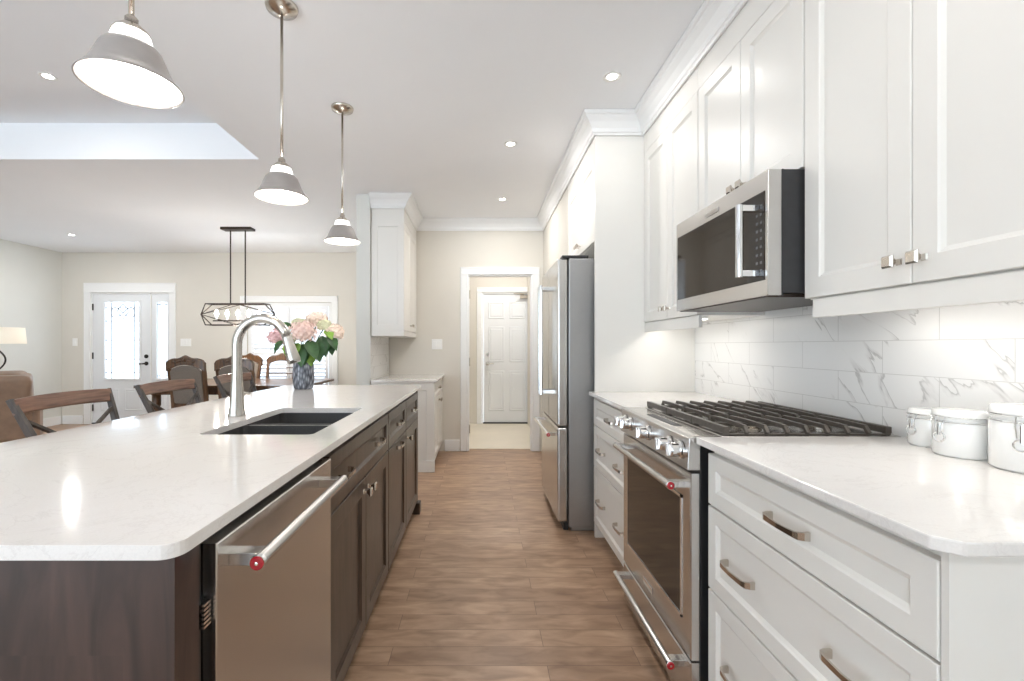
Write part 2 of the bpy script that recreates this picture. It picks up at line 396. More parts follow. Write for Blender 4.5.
# baseboards
def bb(name, a, b, n):    # from a to b, profile towards n
    a, b = Vector((*a, 0)), Vector((*b, 0)); u = (b-a); w_ = u.length; u.normalize()
    bm = rings(BM(), a+Vector((0, 0, 0)), u, (0, 0, 1), (*n, 0), w_, .13, [(0, 0), (0, .014)])
    box_ = None
    return struct(name, bm, TRIM, bev=.004)
bb('baseboard_hall', (-.415, FY-.001), (-.243, FY-.001), (0, -1))
bb('baseboard_back', (LX+.02, BY-.001), (-6.12, BY-.001), (0, -1)); bb('baseboard_rear', (-4.67, BY-.001), (-1.2, BY-.001), (0, -1))
bb('baseboard_left', (LX+.001, NY), (LX+.001, BY-.02), (1, 0)); bb('baseboard_partition', (-1.186, 4.34), (-1.186, BY-.02), (-1, 0))
bb('baseboard_end', (-1.184, 4.319), (-1.057, 4.319), (0, -1))
# crown moulding
def crown(name, path, m=TRIM):
    P = [Vector((*p, 0)) for p in path]
    prof = [(.0, -.125), (.010, -.125), (.014, -.112), (.020, -.108), (.024, -.088), (.045, -.055), (.066, -.036), (.070, -.026), (.080, -.022), (.085, -.012), (.085, -.001), (0, -.001)]
    bm = BM(); prev = None
    for i, p in enumerate(P):
        ns = []
        if i > 0: d = (P[i]-P[i-1]).normalized(); ns.append(Vector((-d.y, d.x, 0)))
        if i < len(P)-1: d = (P[i+1]-P[i]).normalized(); ns.append(Vector((-d.y, d.x, 0)))
        if len(ns) == 2: mt = (ns[0]+ns[1]); mt = mt/ (mt.dot(ns[0]))
        else: mt = ns[0]
        q = [bm.verts.new(p+mt*a+Vector((0, 0, H+z))) for a, z in prof]
        if prev:
            for k in range(len(q)): bm.faces.new((prev[k], prev[(k+1) % len(q)], q[(k+1) % len(q)], q[k]))
        else: bm.faces.new(q)
        prev = q
    bm.faces.new(prev); return struct(name, bm, m)
UX = 1.02; PX = .715; PY = 2.85
crown('trim_2', [(UX-.003, .70), (UX-.003, PY-.003), (PX-.003, PY-.003), (PX-.003, FY-.003), (-.735, FY-.003), (-.735, 4.347), (-1.052, 4.347)])
# casings
def casing(name, x0, x1, z1, y, wd=.085, t=.018, m=TRIM, z0=0, head=0, sill=False):
    bm = BM()
    rings(bm, (x0-wd, y, z0), (1, 0, 0), (0, 0, 1), (0, -1, 0), wd, z1-z0, [(0, 0), (0, t-.004), (.008, t), (.02, t-.003), (.022, t-.003)])
    rings(bm, (x1, y, z0), (1, 0, 0), (0, 0, 1), (0, -1, 0), wd, z1-z0, [(0, 0), (0, t-.004), (.008, t), (.02, t-.003), (.022, t-.003)])
    rings(bm, (x0-wd, y, z1), (1, 0, 0), (0, 0, 1), (0, -1, 0), x1-x0+2*wd, wd+head, [(0, 0), (0, t-.002), (.006, t+.002), (.02, t-.002), (.022, t-.002)])
    if sill: box(bm, x0-wd-.02, x1+wd+.02, y-.05, y, z0-.03, z0)
    return struct(name, bm, m)
casing('trim_3', -.149, .583, 2.015, FY)
casing('trim_4', .005, .795, 2.03, BY, .07)
casing('trim_5', -6.0, -4.79, 2.02, BY, .1, .02, head=.05)
casing('trim_6', -3.6, -2.3, 1.87, BY, .1, .02, z0=.32, sill=True)
# jamb lining of the cased opening with its three leftover hinges
bm = BM(); box(bm, -.149, -.135, FY+.0, FY+.1, 0, 2.015); box(bm, .569, .583, FY, FY+.1, 0, 2.015); box(bm, -.135, .569, FY, FY+.1, 2.0, 2.015)
j = struct('trim_7', bm, TRIM)
OFF = j.location.copy()
for z in (.25, 1.02, 1.79):
    bm = box(BM(), -.1345, -.130, FY+.005, FY+.045, z-.045, z+.045); tube(bm, [(-.130, FY+.004, z-.048), (-.130, FY+.004, z+.048)], .006, 8)
    obj('hinge', bm, NICKEL, j)

# ------------------------------------------------------------------ doors and windows in the far walls
t = thing('door_1', 'white six panel door to the garage with closer and dark threshold', 'door', (.4, BY+.02, 0)); t['kind'] = 'structure'
bm = B(.035, .765, BY+.03, BY+.07, .02, 2.0)
for (a, b) in ((.11, .36), (.44, .69)):
    for (c, d) in ((.2, .82), (.95, 1.5), (1.62, 1.88)):
        rings(bm, (a, BY+.03, c), (1, 0, 0), (0, 0, 1), (0, -1, 0), b-a, d-c, [(0, 0), (0, .001), (.012, .009), (.03, .004), (.045, .010), (.046, .010)])
obj('door_slab', bm, DOORP, t)
bm = BM(); box(bm, .0055, .033, BY+.002, BY+.10, 0.001, 2.029); box(bm, .767, .7945, BY+.002, BY+.10, 0.001, 2.029); box(bm, .033, .767, BY+.002, BY+.10, 2.003, 2.029)
obj('door_frame', bm, TRIM, t)
obj('threshold', B(.034, .766, BY+.0, BY+.07, .001, .025), BLACKP, t, bev=.004)
bm = lathe(BM(), [(.028, 0), (.028, .006), (.012, .012), (.012, .04), (.03, .05), (.03, .06), (.015, .072)], (0, 0, 0), 20, 'y')
bmesh.ops.rotate(bm, verts=bm.verts[:], cent=(0, 0, 0), matrix=Matrix.Rotation(PI, 3, 'Z')); bmesh.ops.translate(bm, verts=bm.verts[:], vec=(.10, BY+.03, .93))
tube(bm, [(.10, BY-.03, .93), (.20, BY-.035, .93)], [.011, .008], 10)
obj('door_handle', bm, CHROME, t, smooth=True)
bm = lathe(BM(), [(.028, 0), (.028, -.01), (.02, -.022)], (.10, BY+.03, 1.07), 20, 'y'); obj('deadbolt', bm, CHROME, t, smooth=False)
bm = box(BM(), .60, .76, BY-.03, BY+.03, 1.93, 1.98); strip(bm, [(.66, BY-.0, 1.99), (.50, BY-.12, 1.99), (.70, BY-.03, 2.005)], (0, 0, 1), .012, .02)
obj('door_closer', bm, NICKEL, t, bev=.004)

t = thing('door_2', 'white entry door with leaded glass lite and a narrow matching sidelight', 'door', (-5.4, BY+.02, 0)); t['kind'] = 'structure'
def lite(t, x0, x1, z0, z1, slabx, nm):
    a, b = slabx; bm = BM(); y0, y1 = BY+.02, BY+.06
    box(bm, a, x0, y0, y1, .02, 2.0); box(bm, x1, b, y0, y1, .02, 2.0); box(bm, x0, x1, y0, y1, .02, z0); box(bm, x0, x1, y0, y1, z1, 2.0)
    if b-a > .5:
        m_ = (a+b)/2
        for (c, d) in ((a+.12, m_-.04), (m_+.04, b-.12)):
            rings(bm, (c, y0, .2), (1, 0, 0), (0, 0, 1), (0, -1, 0), d-c, .34, [(0, 0), (0, .001), (.012, .009), (.03, .003), (.04, .008), (.041, .008)])
    else: rings(bm, (a+.05, y0, .2), (1, 0, 0), (0, 0, 1), (0, -1, 0), b-a-.1, .34, [(0, 0), (0, .001), (.01, .009), (.02, .003), (.03, .008), (.031, .008)])
    s = obj(nm, bm, DOORP, t)
    bm = BM()
    for (c, d, e, f) in ((x0-.03, x0+.004, z0-.03, z1+.03), (x1-.004, x1+.03, z0-.03, z1+.03)): box(bm, c, d, y0-.014, y0, e, f)
    box(bm, x0, x1, y0-.014, y0, z0-.03, z0+.004); box(bm, x0, x1, y0-.014, y0, z1-.004, z1+.03)
    obj('glass_frame', bm, DOORP, s, bev=.004)
    obj('glass_pane', B(x0, x1, y0+.016, y0+.022, z0, z1), FROST, s)
    bm = BM(); y = y0+.012; W = x1-x0; Hh = z1-z0; k = min(.09, W*.22)
    def ln(p, q): tube(bm, [(x0+p[0]*W, y, z0+p[1]*Hh), (x0+q[0]*W, y, z0+q[1]*Hh)],   .006, 6)
    kx = k/W; kz = k/Hh
    for a_ in (kx, 1-kx): ln((a_, 0), (a_, 1))
    for a_ in (kz, 1-kz): ln((0, a_), (1, a_))
    if W > .3:
        pts = [(x0+W*(.5+.33*math.cos(th)), y, z0+Hh*(.86+.07*math.sin(th*2))) for th in [i*2*PI/24 for i in range(25)]]
        tube(bm, pts, .006, 6)
        ln((.5, kz), (.5, .2)); ln((.32, .88), (.5, .98)); ln((.68, .88), (.5, .98)); ln((.32, .88), (.5, .78)); ln((.68, .88), (.5, .78))
        for a_ in (.25, .5, .75): ln((0, a_), (kx, a_)); ln((1-kx, a_), (1, a_))
    obj('lead_lines', bm, LEAD, s)
    return s
bm = BM(); y_ = (BY+.002, BY+.10)
box(bm, -5.9995, -5.987, *y_, .001, 2.019); box(bm, -5.093, -5.077, *y_, .001, 2.019); box(bm, -4.798, -4.7905, *y_, .001, 2.019); box(bm, -5.987, -4.798, *y_, 2.001, 2.019)
obj('door_frame', bm, TRIM, t)
sl = lite(t, -5.80, -5.265, .70, 1.88, (-5.985, -5.095), 'door_slab')
lite(t, -5.0, -4.83, .70, 1.88, (-5.075, -4.80), 'sidelight')
obj('threshold', B(-5.99, -4.795, BY, BY+.07, .001, .02), LEAD, t)
bm = lathe(BM(), [(.03, 0), (.03, -.008), (.012, -.014), (.012, -.05)], (-5.16, BY+.02, .93), 20, 'y'); tube(bm, [(-5.16, BY-.03, .93), (-5.26, BY-.035, .925)], [.012, .008], 10)
obj('door_handle', bm, HANDM, t, smooth=False)
obj('deadbolt', lathe(BM(), [(.03, 0), (.03, -.012), (.02, -.02)], (-5.16, BY+.02, 1.04), 20, 'y'), HANDM, t)
for z in (.25, 1.05, 1.8): obj('hinge', B(-5.995, -5.975, BY+.003, BY+.018, z-.05, z+.05), HANDM, t)

# shuttered window behind the dining table
t = thing('window_1', 'bright window with white plantation shutters behind the dining table', 'window', (-2.95, BY+.02, .32)); t['kind'] = 'structure'
bm = BM(); x0, x1, z0, z1 = -3.598, -2.302, .322, 1.868; y0, y1 = BY+.03, BY+.1
box(bm, x0, x0+.05, y0, y1, z0, z1); box(bm, x1-.05, x1, y0, y1, z0, z1); box(bm, x0+.051, x1-.051, y0+.001, y1-.001, z0, z0+.05); box(bm, x0+.051, x1-.051, y0+.001, y1-.001, z1-.05, z1); box(bm, -2.98, -2.92, y0+.002, y1-.002, z0+.051, z1-.051)
obj('window_frame', bm, TRIM, t)
obj('glass_pane', B(x0+.05, x1-.05, BY+.08, BY+.085, z0+.05, z1-.05), CLEAR, t)
for (a, b) in ((x0+.052, -2.954), (-2.946, x1-.052)):
    bm = BM(); ya, yb = BY+.005, BY+.03
    box(bm, a, a+.045, ya, yb, z0+.052, z1-.052); box(bm, b-.045, b, ya, yb, z0+.052, z1-.052); a2, b2 = a+.0455, b-.0455; box(bm, a2, b2, ya+.001, yb-.001, z0+.053, z0+.12); box(bm, a2, b2, ya+.001, yb-.001, z1-.12, z1-.053); box(bm, a2, b2, ya+.001, yb-.001, 1.05, 1.11)
    z = z0+.15
    while z < z1-.14:
        if not 1.0 < z < 1.15: strip(bm, [(a+.045, BY+.018, z), (b-.045, BY+.018, z)], (0, .66, -.75), .060, .008)
        z += .062
    tube(bm, [((a+b)/2, BY-.014, z0+.14), ((a+b)/2, BY-.014, 1.03)], .005, 6); tube(bm, [((a+b)/2, BY-.014, 1.13), ((a+b)/2, BY-.014, z1-.14)], .005, 6)
    obj('shutter_panel', bm, SHUT, t)

# switches
def plate(name, c, n, w_, label, ng=1):
    t = thing(name, label, 'switch', c); u = Vector((1, 0, 0)) if abs(n[1]) > .5 else Vector((0, 1, 0)); c = Vector(c)
    obj('cover_plate', rings(BM(), c-u*w_/2-Vector((0, 0, .058)), u, (0, 0, 1), n, w_, .116, [(0, 0), (0, .003), (.004, .006), (.005, .006)]), PLATE, t)
    for i in range(ng):
        cc = c+u*(.046*(i-(ng-1)/2)); obj('rocker', rings(BM(), cc-u*.016-Vector((0, 0, .033))+Vector(n)*.006, u, (0, 0, 1), n, .032, .066, [(0, 0), (0, .003), (.003, .005), (.004, .005)]), PLATE, t)
plate('light_switch', (-6.245, BY, 1.26), (0, -1, 0), .075, 'single white light switch left of the entry door')
plate('light_switch', (-4.54, BY, 1.255), (0, -1, 0), .165, 'wide white light switch plate right of the entry sidelight', 3)
plate('light_switch', (-.502, FY, 1.22), (0, -1, 0), .12, 'double white light switch between back counter and doorway', 2)

# ------------------------------------------------------------------ RIGHT RUN: base cabinets
RX = .705
def base_cab(label, y0, y1, drawers, near_panel=False):
    t = thing('base_cabinet', label, 'cabinet', (1.03, (y0+y1)/2, 0))
    bm = BM(); box(bm, RX+.021, WX-.004, y0, y1, .10, .892); box(bm, RX+.075, WX-.004, y0, y1, 0.0, .10)
    obj('cabinet_body', bm, CAB, t)
    for (z0, z1, hs) in drawers:
        d = obj('drawer', shaker((RX+.02, y0+.002, z0), (0, 1, 0), (-1, 0, 0), y1-y0-.004, z1-z0, .045), CAB, t)
        for f in hs: obj('drawer_handle', pull((RX+.0, y0+(y1-y0)*f, (z0+z1)/2), (0, 1, 0), (-1, 0, 0), .125), NICKEL, d)
    if near_panel:
        bm = BM(); ya = y0-.001
        rings(bm, (RX+.0, ya, 0.0), (1, 0, 0), (0, 0, 1), (0, -1, 0), WX-.004-RX, .892, [(0, 0), (0, .018)])
        obj('end_panel', rings(BM(), (RX+.002, ya-.0, 0), (1, 0, 0), (0, 0, 1), (0, -1, 0), WX-.006-RX, .89, [(0, 0), (0, .012), (.075, .012), (.078, .004), (.079, .004)]), CAB, t)
        bm.free()
    return t
dr = [(.713, .868, (.475,)), (.455, .707, (.215, .75)), (.105, .449, (.215, .75))]
dr2 = [(.713, .868, (.46,)), (.455, .707, (.225, .72)), (.105, .449, (.225, .72))]
base_cab('white three-drawer base cabinet nearest the camera, right of the range', .70, 1.415, dr, True)
base_cab('white three-drawer base cabinet between the range and the fridge', 2.13, PY-.002, dr2)
# countertops right
def top(label, outer, holes=(), z0=.893, z1=.915, name='countertop'):
    return tag(obj(name, slab(BM(), outer, z0, z1, holes), QUARTZ, bev=.003), label, 'countertop')
top('white quartz countertop holding the canisters, right of the range', [(.675+.028, .66), (WX-.006, .66), (WX-.006, 1.428), (.675, 1.428), (.675, .685)])
top('white quartz countertop between the range and the tall fridge panel', rrect(.675, WX-.006, 2.124, PY-.002, 0))
tag(obj('backsplash', B(WX-.006+.001, WX-.0005, .66, PY-.001, .893, 1.46), TILE), 'marble-look subway tile backsplash above the right-hand counter', 'backsplash')

# ------------------------------------------------------------------ RIGHT RUN: upper cabinets (shapes on X = UX)
def upper(label, y0, y1, zb, kn=True, rail=True, near_end=False, zd=None):
    t = thing('wall_cabinet', label, 'cabinet', ((UX+WX)/2, (y0+y1)/2, zb))
    bm = B(UX+.021, WX-.008, y0, y1, zb, H-.002); box(bm, UX, UX+.021, y0, y1, 2.403, H-.002)
    obj('cabinet_body', bm, CAB, t)
    if rail: obj('light_rail', B(UX+.005, UX+.022, y0, y1-(.03 if near_end else 0), zb-.058, zb-.001), CAB, t, bev=.002)
    ym = (y0+y1)/2
    for i, (a, b) in enumerate(((y0+.002, ym-.0015), (ym+.0015, y1-.002))):
        d = obj('cabinet_door', shaker((UX+.02, a, zb+.004), (0, 1, 0), (-1, 0, 0), b-a, 2.4025-zb-.004, .06), CAB, t)
        ky = (b-.03) if i == 0 else (a+.03)
        if kn: obj('door_knob', knob((UX, ky, zb+.06), (-1, 0, 0)), NICKEL, d)
    if near_end: obj('end_panel', B(UX+.002, WX-.008, y0-.012, y0-.0005, zb-.058, H-.002), CAB, t)
    return t
upper('white two-door wall cabinet nearest the camera, above the canisters', .72, 1.437, 1.345, near_end=True)
upper('short white two-door wall cabinet directly above the microwave', 1.441, 2.138, 1.765, rail=False)
upper('white two-door wall cabinet between the microwave and the fridge panel', 2.142, PY-.002, 1.345)

# tall fridge panel + cabinets above the fridge
t = thing('fridge_surround', 'tall white end panel standing beside the fridge', 'panel', (1.03, PY+.01, 0))
obj('side_panel', B(PX, WX-.004, PY, PY+.02, 0, H-.002), CAB, t)
t = thing('wall_cabinet', 'deep white two-door cabinet above the fridge', 'cabinet', (1.03, 3.3, 1.86))
bm = B(PX+.021, WX-.004, PY+.022, 3.74, 1.86, H-.002); box(bm, PX, PX+.021, PY+.022, 3.74, 2.403, H-.002)
obj('cabinet_body', bm, CAB, t)
ya, yb = PY+.024, 3.738; ym = (ya+yb)/2
for i, (a, b) in enumerate(((ya, ym-.0015), (ym+.0015, yb))):
    d = obj('cabinet_door', shaker((PX+.02, a, 1.862), (0, 1, 0), (-1, 0, 0), b-a, .5405, .06), CAB, t)
    obj('door_knob', knob((PX, (b-.03) if i == 0 else (a+.03), 1.92), (-1, 0, 0)), NICKEL, d)

# ------------------------------------------------------------------ FRIDGE
t = thing('refrigerator', 'stainless french door refrigerator with bottom freezer drawer', 'refrigerator', (.95, 3.33, 0))
F0, F1 = 2.93, 3.70; FXF = .493
bm = B(FXF+.072, WX-.03, F0, F1, .03, 1.765); box(bm, FXF+.09, WX-.1, F0+.02, F1-.02, 0, .03)
obj('cabinet_shell', bm, FRIDGE_SIDE, t, bev=.006)
obj('top_hinge_cover', B(FXF+.03, FXF+.2, F0+.0, F0+.09, 1.766, 1.785), BLACKP, t, bev=.004)
obj('top_hinge_cover', B(FXF+.03, FXF+.2, F1-.09, F1, 1.766, 1.785), BLACKP, t, bev=.004)
ym = (F0+F1)/2
for i, (a, b) in enumerate(((F0+.001, ym-.002), (ym+.002, F1-.001))):
    d = obj('fridge_door', B(FXF, FXF+.066, a, b, .682, 1.762), STEELV, t, bev=.012, seg=3)
    hy = ym-.045 if i == 0 else ym+.045; hx = FXF-.062
    bm = tube(BM(), [(hx, hy, .85), (hx, hy, 1.635)], .0125, 16)
    for z in (.872, 1.612): box(bm, hx-.008, FXF+.001, hy-.009, hy+.009, z-.012, z+.012)
    obj('door_handle', bm, CHROME, d, smooth=False, bev=.001)
d = obj('freezer_drawer', B(FXF, FXF+.066, F0+.001, F1-.001, .065, .672), STEELV, t, bev=.012, seg=3)
hx = FXF-.055
bm = tube(BM(), [(hx, F0+.035, .622), (hx, F1-.035, .622)], .0125, 16)
for y in (F0+.06, F1-.06): box(bm, hx-.006, FXF+.001, y-.012, y+.012, .613, .631)
h = obj('drawer_handle', bm, CHROME, d, bev=.001)
obj('base_grille', B(FXF+.04, FXF+.07, F0+.01, F1-.01, .012, .058), BLACKP, t)
def medallion(hx, y, z, par, r=.0125):
    """red end cap facing the camera (-Y)"""
    global OFF
    return [lathe(BM(), [(r*1.08, .006), (r*1.08, -.002), (r*1.0, -.0025)], (hx, y, z), 20, 'y'), lathe(BM(), [(r*.98, .0), (r*.98, -.0045), (r*.8, -.006)], (hx, y, z), 20, 'y'), lathe(BM(), [(r*.24, -.0), (r*.24, -.0068), (r*.15, -.007)], (hx, y, z), 12, 'y')]
def caps(hx, y, z, root, part, r=.0125):
    a, b, c = medallion(hx, y, z, None, r)
    for v in c.verts: v.co.y -= .0
    bmesh.ops.recalc_face_normals(a, faces=a.faces[:])
    o1 = obj('handle_cap', b, RED, part if part.parent == root else root, label='red end cap of the handle')
    o2 = obj('cap_ring', a, CHROME, part if part.parent == root else root)
    o3 = obj('cap_centre', c, CHROME, part if part.parent == root else root)
caps(hx, F0+.033, .622, t, d)

# ------------------------------------------------------------------ RANGE
t = thing('range_oven', 'stainless slide-in gas range with five knobs and black grates', 'range', (1.0, 1.80, 0))
G0, G1 = 1.432, 2.12; OX = .662
obj('range_body', B(OX+.03, WX-.02, G0+.001, G1-.001, .03, .893), BLACK, t)
for y in (G0+.06, G1-.06):
    for x in (.76, 1.25): obj('foot', lathe(BM(), [(.018, 0), (.018, .029)], (x, y, 0), 12), BLACKP, t)
# control fascia: slightly sloping
bm = BM(); prof = [(OX-.012, .808), (OX-.006, .908), (OX+.01, .914), (.76, .914), (.76, .8935), (OX+.029, .8935), (OX+.029, .808)]
q = [[bm.verts.new((x, y, z)) for x, z in prof] for y in (G0+.001, G1-.001)]
bm.faces.new(q[0]); bm.faces.new(q[1])
for k in range(len(prof)): bm.faces.new((q[0][k], q[0][(k+1) % 7], q[1][(k+1) % 7], q[1][k]))
fas = obj('control_panel', bm, STEEL, t, bev=.002)
obj('touch_strip', B(.692, .722, 1.63, 1.90, .9142, .9155), BLACKP, fas)
bm = BM()
for k in range(9): box(bm, .70+k*.0065, .7030+k*.0065, G0+.02, G0+.11, .9142, .916)
obj('vent_slots', bm, STEEL, fas)
obj('badge', B(1.0, 1.001, 1.8, 1.801, .9, .9005), STEEL, fas) if False else None
for y in (2.055, 1.98, 1.775, 1.575, 1.485):
    kx = OX-.0095
    bm = lathe(BM(), [(.029, .0), (.029, -.006), (.024, -.009), (.0225, -.012), (.0225, -.034), (.0185, -.039)], (kx, y, .862), 28, 'x')
    k = obj('control_knob', bm, CHROME, t, smooth=False)
    obj('knob_grip', B(kx-.050, kx-.012, y-.006, y+.006, .862-.021, .862+.021), CHROME, k, bev=.003)
obj('cooktop', B(.761, WX-.02, G0+.001, G1-.001, .8935, .916), STEEL, t, bev=.003)
# burners
for (x, y, r) in ((.92, 1.575, .045), (1.17, 1.575, .035), (1.04, 1.776, .050), (.92, 1.99, .035), (1.17, 1.99, .045)):
    b_ = obj('burner', lathe(BM(), [(r, .0), (r*1.0, .006), (r*.8, .008), (r*.8, .012)], (x, y, .9165), 28), NICKEL, t, smooth=False)
    obj('burner_cap', lathe(BM(), [(r*.78, 0), (r*.86, .003), (r*.86, .007), (r*.6, .009)], (x, y, .929), 28), IRON, b_)
for gi in range(3):
    a = G0+.008+gi*.2245; b = a+.222; bm = BM(); zt = .944; x0, x1 = .778, 1.292
    for x in (x0, x1): box(bm, x-.009, x+.009, a, b, zt-.022, zt)
    for y in (a+.008, b-.008): box(bm, x0+.0095, x1-.0095, y-.005, y+.005, zt-.0275, zt-.0225)
    for k in range(1, 8):
        x = x0+(x1-x0)*k/8
        strip(bm, [(x, a-.0, zt-.022), (x, a+.014, zt-.002), (x, (a+b)/2-.018 if k % 2 else (a+b)/2, zt), (x, (a+b)/2+.02, zt), (x, b-.014, zt-.002), (x, b, zt-.022)], (1, 0, 0), .012, .014)
    for y in ((a+b)/2,): box(bm, x0, x1, y-.005, y+.005, zt-.016, zt-.004)
    for x in (x0, x1):
        for y in (a+.01, b-.01): box(bm, x-.008, x+.008, y-.008, y+.008, .9165, zt-.02)
    obj('grate', bm, IRON, t, bev=.002)
# front skirt in front of grates (wide front bar of the photo is the grate rail)
dz0, dz1 = .205, .796
bm = rings(BM(), (OX+.028, G0+.006, dz0), (0, 1, 0), (0, 0, 1), (-1, 0, 0), G1-G0-.012, dz1-dz0, [(0, 0), (0, .024), (.004, .028), (.005, .028)])
od = obj('oven_door', bm, STEELV, t)
obj('oven_window', rings(BM(), (OX, G0+.075, .315), (0, 1, 0), (0, 0, 1), (-1, 0, 0), G1-G0-.15, .385, [(0, -.003), (0, .0012), (.004, .002), (.005, .002)]), GLASSB, od)
bm = BM(); X = OX-.0004
for (a, b, c, d_) in ((G0+.066, G0+.075, .306, .709), (G1-.075, G1-.066, .306, .709), (G0+.066, G1-.066, .306, .315), (G0+.066, G1-.066, .700, .709)): box(bm, X-.003, X, a, b, c, d_)
obj('window_trim', bm, CHROME, od)
bm = B(OX-.003, OX-.0005, 1.755, 1.85, .240, .264); obj('nameplate', bm, CHROME, od, bev=.001)
def bar_handle(hx, y0, y1, z, par, root, fx):
    bm = tube(BM(), [(hx, y0, z), (hx, y1, z)], .0125, 18)
    for y in (y0+.022, y1-.022): box(bm, hx-.004, fx+.0, y-.016, y+.016, z-.010, z+.010)
    obj('handle', bm, STEELV, par, bev=.001); caps(hx, y0-.001, z, root, par)
bar_handle(OX-.048, G0+.045, G1-.045, .748, od, t, OX)
bm = rings(BM(), (OX+.028, G0+.006, .035), (0, 1, 0), (0, 0, 1), (-1, 0, 0), G1-G0-.012, .162, [(0, 0), (0, .024), (.004, .028), (.005, .028)])
wd = obj('warming_drawer', bm, STEELV, t)
bar_handle(OX-.048, G0+.045, G1-.045, .165, wd, t, OX)

# ------------------------------------------------------------------ MICROWAVE
t = thing('microwave', 'stainless over-the-range microwave hung above the gas range', 'microwave', (1.1, 1.785, 1.355))
M0, M1 = 1.442, 2.118; MX = .909; MZ0, MZ1 = 1.357, 1.762
obj('microwave_body', B(MX+.05, WX-.03, M0+.004, M1-.004, MZ0+.012, MZ1), BLACKP, t)
obj('underside_vent', B(MX+.01, WX-.06, M0+.02, M1-.02, MZ0, MZ0+.011), BRONZE, t)  # dark colour stands in for the shade under the microwave
obj('side_trim', B(MX+.046, MX+.0498, M0, M1, MZ0+.002, MZ1), BLACKP, t)
md = obj('microwave_door', B(MX, MX+.045, M0, M1, MZ0+.004, MZ1), STEEL, t, bev=.003)
gl = obj('door_glass', rings(BM(), (MX, M0+.014, 1.412), (0, 1, 0), (0, 0, 1), (-1, 0, 0), M1-M0-.03, .286, [(0, -.002), (0, .001), (.003, .002), (.004, .002)]), GLASSB, md)
bm = BM()
for r_ in range(9):
    for c_ in range(2): box(bm, MX-.0026, MX-.0021, M0+.026+c_*.022, M0+.037+c_*.022, 1.44+r_*.026, 1.449+r_*.026)
obj('keypad', bm, LEAD, md)
obj('nameplate', B(MX-.003, MX-.0005, 1.74, 1.84, 1.716, 1.734), CHROME, md, bev=.001)
hx = MX-.062; hy = M0+.05
bm = tube(BM(), [(hx, hy, 1.425), (hx, hy, 1.662)], .0115, 18)
for z in (1.437, 1.650): box(bm, hx-.004, MX-.002, hy-.010, hy+.010, z-.010, z+.010)
obj('handle', bm, CHROME, md, bev=.001)

# ------------------------------------------------------------------ CANISTERS
def canister(r, h, label):
    t = thing('canister', label, 'canister', (0, 0, 0), 'white canisters on the right counter')
    obj('jar', lathe(BM(), [(r*.93, 0), (r, .006), (r, h*.74), (r*.985, h*.76), (r*.9, h*.765)], (0, 0, 0), 40), CERAM, t, smooth=True)
    obj('lid', lathe(BM(), [(r*.88, h*.81), (r*.985, h*.815), (r, h*.83), (r, h*.94), (r*.95, h*.98), (r*.7, h), (0, h)], (0, 0, 0), 40), CERAM, t, smooth=True)
    obj('seal', lathe(BM(), [(r*.93, h*.766), (r*.93, h*.812)], (0, 0, 0), 40), PLATE, t)
    bm = BM()
    for z in (h*.745, h*.85):
        tube(bm, [((r+.0015)*math.cos(a), (r+.0015)*math.sin(a), z) for a in [2*PI*i/40 for i in range(41)]], .0016, 6)
    obj('wire_band', bm, CHROME, t)
    # clasp on the camera side (-Y, slightly -X)
    bm = BM(); rr = r+.004; d = Vector((0, -1, 0)); s = Vector((1, 0, 0))
    for k in (-1, 1): tube(bm, [d*rr+s*.010*k+Vector((0, 0, h*.85)), d*(rr+.006)+s*.010*k+Vector((0, 0, h*.70)), d*(rr+.004)+s*.008*k+Vector((0, 0, h*.52))], .0015, 6)
    tube(bm, [d*(rr+.005)+s*.013*math.cos(a)+Vector((0, 0, h*.42+.013*math.sin(a))) for a in [2*PI*i/20 for i in range(21)]], .002, 6)
    tube(bm, [d*(rr+.004)+Vector((0, 0, h*.72)), d*(rr+.006)+Vector((0, 0, h*.46))], .0035, 8)
    obj('clasp', bm, CHROME, t)
    return t
c = canister(.050, .106, 'smallest white lidded canister, farthest from the camera, nearest the range'); c.location = (1.2895, 1.304, .9155); c.rotation_euler.z = R(-88)
c = canister(.058, .120, 'middle-sized white lidded canister between the other two'); c.location = (1.253, 1.184, .9155); c.rotation_euler.z = R(-85)
c = canister(.070, .150, 'largest white lidded canister, nearest the camera at the frame edge'); c.location = (1.266, 1.043, .9155); c.rotation_euler.z = R(-62)

# ------------------------------------------------------------------ ISLAND
IX = -.455; IY0, IY1 = .65, 3.33
t = thing('island_base', 'dark-stained island base with framed end panels under the white quartz', 'cabinet', (-.8, 2.0, 0))
obj('end_panel', rings(BM(), (-1.10, .742, 0), (1, 0, 0), (0, 0, 1), (0, -1, 0), 1.10+IX-.005, .892, [(0, 0), (0, .059), (.0775, .059), (.082, .052), (.083, .052)]), ENDW, t, label='near end panel facing the camera')
obj('top_rail', B(-1.02, -.535, .683, .7, .735, .8145), ENDW, t)
obj('end_panel', rings(BM(), (-1.10, 3.275, 0), (1, 0, 0), (0, 0, 1), (0, 1, 0), 1.10+IX-.003, .892, [(0, 0), (0, .03), (.08, .03), (.085, .022), (.086, .022)]), DARKW, t, label='far end panel facing the hallway')
obj('back_panel', B(-1.12, -1.101, .69, 3.30, 0, .892), DARKW, t)
obj('toe_kick', B(-.53, -.515, 1.36, 3.274, .0, .085), BLACKP, t)
obj('corner_foot', B(IX-.06, IX+.02, 3.235, 3.31, .0, .08), DARKW, t, bev=.004)
